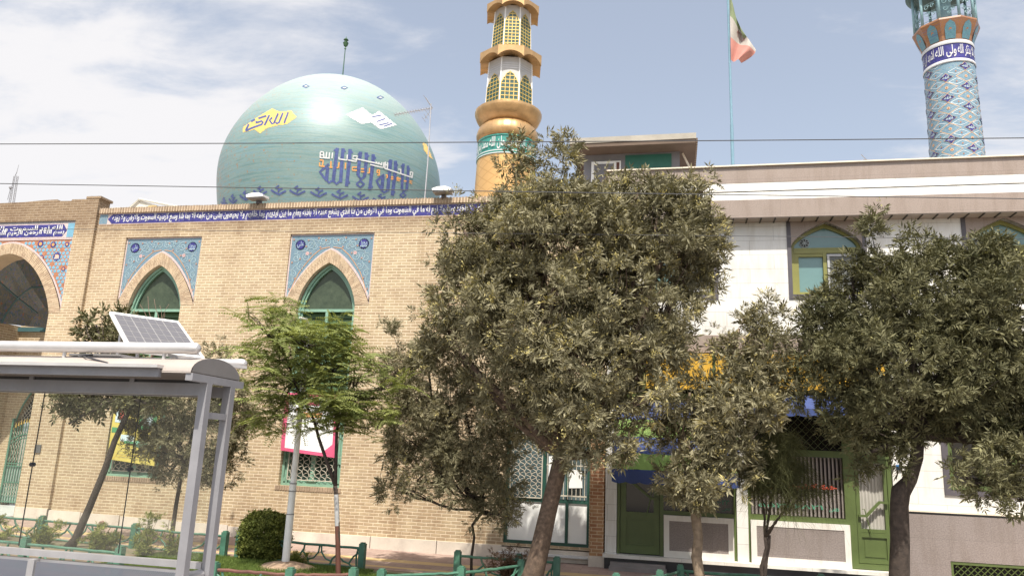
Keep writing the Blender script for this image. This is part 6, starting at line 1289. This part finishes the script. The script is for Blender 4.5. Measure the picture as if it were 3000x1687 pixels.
# 8 big dark tree at right
b = ov(2268, 1530, 13.8); b[2] = 0
make_tree('ash_tree', 'large dense dark tree with a knotted bent trunk near the right edge', b,
    [(b[0]-.02, 13.8, -.05, .20), q(2262, 1449, 13.8, .175), q(2264, 1360, 13.8, .165), q(2262, 1270, 13.8, .16), q(2266, 1235, 13.8, .17), q(2290, 1205, 13.8, .12), q(2306, 1150, 13.8, .115), q(2310, 1090, 13.8, .11)], .08,
    [(2220, 790, 140, 95, 0, 1.1), (2350, 745, 135, 112, .1, 1.1), (2490, 765, 130, 118, 0, 1.1), (2440, 645, 40, 40, .1, .3), (2540, 660, 40, 40, 0, .3), (2195, 630, 26, 70, 0, .3), (2145, 650, 24, 50, .1, .25), (2240, 680, 60, 40, 0, .4), (2325, 640, 34, 50, .1, .4), (2400, 680, 42, 45, .1, .4), (2130, 850, 85, 80, 0, .8), (2100, 930, 110, 90, 0, .9), (2250, 920, 170, 110, -.3, 1.2), (2420, 930, 150, 110, 0, 1.1), (2540, 900, 90, 150, 0, .9), (2200, 1040, 110, 60, -.1, .7), (2330, 1030, 110, 60, 0, .7), (2460, 1050, 100, 55, 0, .7), (2550, 1080, 60, 80, 0, .6), (2190, 1110, 70, 50, -.2, .4), (2090, 1000, 60, 40, 0, .4), (2075, 770, 30, 40, .1, .3), (2480, 690, 50, 40, .2, .4), (2260, 1080, 60, 40, 0, .3), (2600, 1000, 60, 120, 0, .6)],
    13.8, 'ash', M_ASH2, M_BARKD, 25, 18, keyf=.10, tint0=.46, clump=.26)
b = ov(2640, 1530, 13.2); b[2] = 0
make_tree('ash_tree', 'tree at the right edge reaching in before the grey framed window', b,
    [(b[0], 13.2, -.05, .14), q(2640, 1449, 13.2, .13), q(2625, 1330, 13.2, .11), q(2610, 1230, 13.2, .09)], .08,
    [(2455, 1200, 50, 26, 0, .3), (2540, 1165, 50, 60, 0, .5), (2510, 1235, 45, 22, 0, .3), (2560, 1240, 40, 35, 0, .3), (2405, 1180, 22, 16, 0, .2)],
    13.2, 'ash', M_ASH2, M_BARKD, 20, 19, keyf=.1, tint0=.66, clump=.25)

# wispy broom-like shrub: bundles of thin drooping strands
b = ov(1906, 1470, 14.6); b[2] = 0
br = thing('broom_shrub', 'wispy broom-like shrub with forked dark stems in front of the louvred window', 'shrub', tuple(b)); m = MB(); rng = np.random.default_rng(31)
P0 = q(1906, 1449, 14.6, 0)[:3]; J = q(1925, 1350, 14.6, 0)[:3]; limb(m, (b[0], 14.6, -.02), J, .045, .032, .02); limb(m, (b[0]+.03, 14.58, -.02), q(1935, 1345, 14.6, 0)[:3], .035, .028, .03)
tops = []
for e in [(1935, 1290), (1960, 1300), (1945, 1240), (1985, 1260), (1915, 1240)]: tops.append(limb(m, J, q(*e, 14.6+rng.uniform(-.3, .3), 0)[:3], .026, .014, .08)[-1])
ends = []
for e in [(1900, 1130), (1940, 1100), (1990, 1110), (2010, 1180), (1905, 1180), (1960, 1160), (2040, 1230), (2085, 1240), (1890, 1210)]:
    s0 = tops[rng.integers(0, len(tops))]; ends.append(limb(m, s0, q(*e, 14.6+rng.uniform(-.4, .4), 0)[:3], .012, .006, .12))
m.build('stem', M_BARKD, br, smooth='all')
vs = []; fs = []; tn = []
for k in range(9500):
    e = ends[rng.integers(0, len(ends))] if rng.random() < .45 else ends[rng.integers(0, 5)]; p = np.array(e[rng.integers(2, len(e))])+rng.normal(size=3)*.06; right = p[0] > 2.05
    d = np.array([rng.normal()*.55, rng.normal()*.5, rng.uniform(-.3, 1.1)]); d /= np.linalg.norm(d); l = rng.uniform(.25, .6); w_ = .0034; o = len(vs); Q = []
    for j in range(5): t = j/4; Q.append(p+d*l*t+np.array([0, 0, -(.55 if right else .28)*l*t*t*1.6]))
    sx = np.cross(d, rng.normal(size=3)); sx /= np.linalg.norm(sx)
    for j, c in enumerate(Q): vs += [c-sx*w_*(1-j*.2), c+sx*w_*(1-j*.2)]
    fs += [(o+2*j, o+2*j+1, o+2*j+3, o+2*j+2) for j in range(4)]; tn += [rng.uniform(0, 1)]*10
m = MB(); m.v = [tuple(p) for p in vs]; m.f = fs; m.mi = [0]*len(fs); o = m.build('strands', M_BROOM, br); a_ = o.data.attributes.new('tint', 'FLOAT', 'POINT'); a_.data.foreach_set('value', np.array(tn, dtype=np.float32)[:len(o.data.vertices)])

# clipped round bush
bc = onZ(742, 1650, 0); bx_, by_ = bc[0], bc[1]+.42; rng = np.random.default_rng(5)
bu = thing('round_bush', 'clipped dark green round bush beside the white pole', 'bush', (bx_, by_, 0)); n = 2600; d = rng.normal(size=(n, 3)); d /= np.linalg.norm(d, axis=1, keepdims=True); d = np.sign(d)*np.abs(d)**.72; r = rng.uniform(.80, 1.03, (n, 1)); r[rng.random(n) < .03] *= 1.08
ph = 1+.07*np.sin(d[:, :1]*9+1)*np.sin(d[:, 2:]*8)+.05*np.sin(d[:, 1:2]*14+d[:, 2:]*11); P = d*r*ph*np.array([.45, .45, .48])+np.array([bx_-.03, by_, .48]); P = P[P[:, 2] > .02]; d = d[:len(P)]; lump = np.sin(P[:, 0]*17)*np.sin(P[:, 2]*15+P[:, 1]*9)
foliage('leaves', P, P-np.array([bx_, by_, .35]), 'bush', M_BUSH, bu, np.clip(.50+.16*lump+rng.normal(0, .12, len(P)), 0, 1), 1.0)
m = MB()
for k in range(9): limb(m, (bx_+rng.normal()*.05, by_, -.02), (bx_+rng.normal()*.25, by_+rng.normal()*.2, .5), .018, .008, .1)
m.build('stem', M_BARKD, bu)
# small dry bushy growth at the foot of the big ash, weeds along the bed
def weed(x, y, hgt, lab, n=60, seed=0, kind='fine', mat=None, grp='weeds along the fenced bed'):
    rng = np.random.default_rng(seed); w = thing('weed', lab, 'plant', (x, y, gz(x)), grp); m = MB(); P = []; D = []
    for k in range(9):
        e = np.array([x+rng.normal()*hgt*.55, y+rng.normal()*hgt*.3, gz(x)+hgt*rng.uniform(.3, 1.15)]); pts = limb(m, (x, y, gz(x)-.02), e, .007, .003, .15, 5, 5)
        for _ in range(n//7): p = pts[rng.integers(1, len(pts))]+rng.normal(size=3)*.04; P.append(p); D.append([rng.normal()*.6, rng.normal()*.6, .6])
    m.build('stem', M_BARKD, w); foliage('leaves', np.array(P), np.array(D), kind, mat or M_BUSH, w, rng.uniform(.3, .9, len(P)), .8)
weed(-11.9, 14.7, .5, 'leafy weed clump just right of the slanting trunk', 60, 1); weed(-10.75, 14.6, .75, 'tall straggly weed beside the fence post, right of the slanting trunk', 60, 2); weed(-13.2, 14.6, .5, 'weed tuft left of the slanting trunk', 50, 3); weed(-14.6, 14.7, .45, 'weed tuft by the far left fence panel', 50, 4); weed(-10.1, 14.8, .45, 'low weed below the shelter near post, left of the round tree stem', 40, 5)
weed(-3.0, 15.0, .55, 'dry brownish shrub inside the fence behind the biggest trunk', 80, 6, 'fine', leaf_mat('dry_leaf', [(0, (.06, .03, .02)), (1, (.16, .10, .06))])); weed(-7.55, 15.1, .16, 'low weeds at the foot of the white pole', 50, 7)
# lawn
rng = np.random.default_rng(9); n = 52000; X = rng.uniform(-10.6, -4.6, n); Yg_ = rng.uniform(12.9, 15.25, n); keep = (np.hypot(X-PX, Yg_-PY) > .45) & (Yg_ < 15.22-.0*X) & ~((X > -5.9) & (Yg_ > 14.2+(-4.6-X)*.5)); X = X[keep]; Yg_ = Yg_[keep]; n = len(X)
hh = rng.uniform(.03, .085, n); a = rng.uniform(0, 2*PI, n); w_ = .006; lean = rng.normal(size=(n, 2))*.03; zz = np.array([gz(x) for x in X])
V = np.stack([np.stack([X-w_*np.cos(a), Yg_-w_*np.sin(a), zz], 1), np.stack([X+w_*np.cos(a), Yg_+w_*np.sin(a), zz], 1), np.stack([X+lean[:, 0], Yg_+lean[:, 1], zz+hh], 1)], 1).reshape(-1, 3)
me = bpy.data.meshes.new('grass'); me.vertices.add(3*n); me.vertices.foreach_set('co', V.astype(np.float32).ravel()); me.loops.add(3*n); me.loops.foreach_set('vertex_index', np.arange(3*n, dtype=np.int32)); me.polygons.add(n); me.polygons.foreach_set('loop_start', np.arange(0, 3*n, 3, dtype=np.int32)); me.materials.append(M_GRASS); me.update()
at = me.attributes.new('tint', 'FLOAT', 'POINT'); at.data.foreach_set('value', np.repeat(rng.uniform(0, 1, n), 3).astype(np.float32)); o = bpy.data.objects.new('grass', me); COL.objects.link(o); tag(o, 'short green lawn grass around the pole and bush', 'grass', kind='stuff')
mbg = MB(); mbg.box(-10.7, -4.6, 12.8, 15.24, .0, .012); 
mbg = MB(); xs = np.linspace(-10.7, -4.7, 20); vs = []
for x in xs: vs += [(x, 12.8, gz(x)+.006), (x, 15.2, gz(x)+.006)]
mbg.add(vs, [(2*i, 2*i+2, 2*i+3, 2*i+1) for i in range(19)]); struct(mbg, 'lawn', pm('lawn_green', (.085, .12, .035), .95, var=.3, sc=4))
# small things on the roofs: a short aerial behind the white parapet
ae = thing('small_aerial', 'small bent aerial just showing over the white building parapet', 'antenna', (4.3, 18.9, 8.6)); m = MB()
p = onY(2545, 480, 18.9); m.tube([(p[0], 18.9, 8.6), tuple(p)], .015, 5); a = onY(2523, 453, 18.9); b = onY(2553, 470, 18.9); m.tube([tuple(a), tuple(onY(2540, 470, 18.9)), tuple(p)], .012, 4); m.tube([tuple(onY(2528, 468, 18.9)), tuple(b)], .008, 4); m.build('rods', M_STEEL, ae)
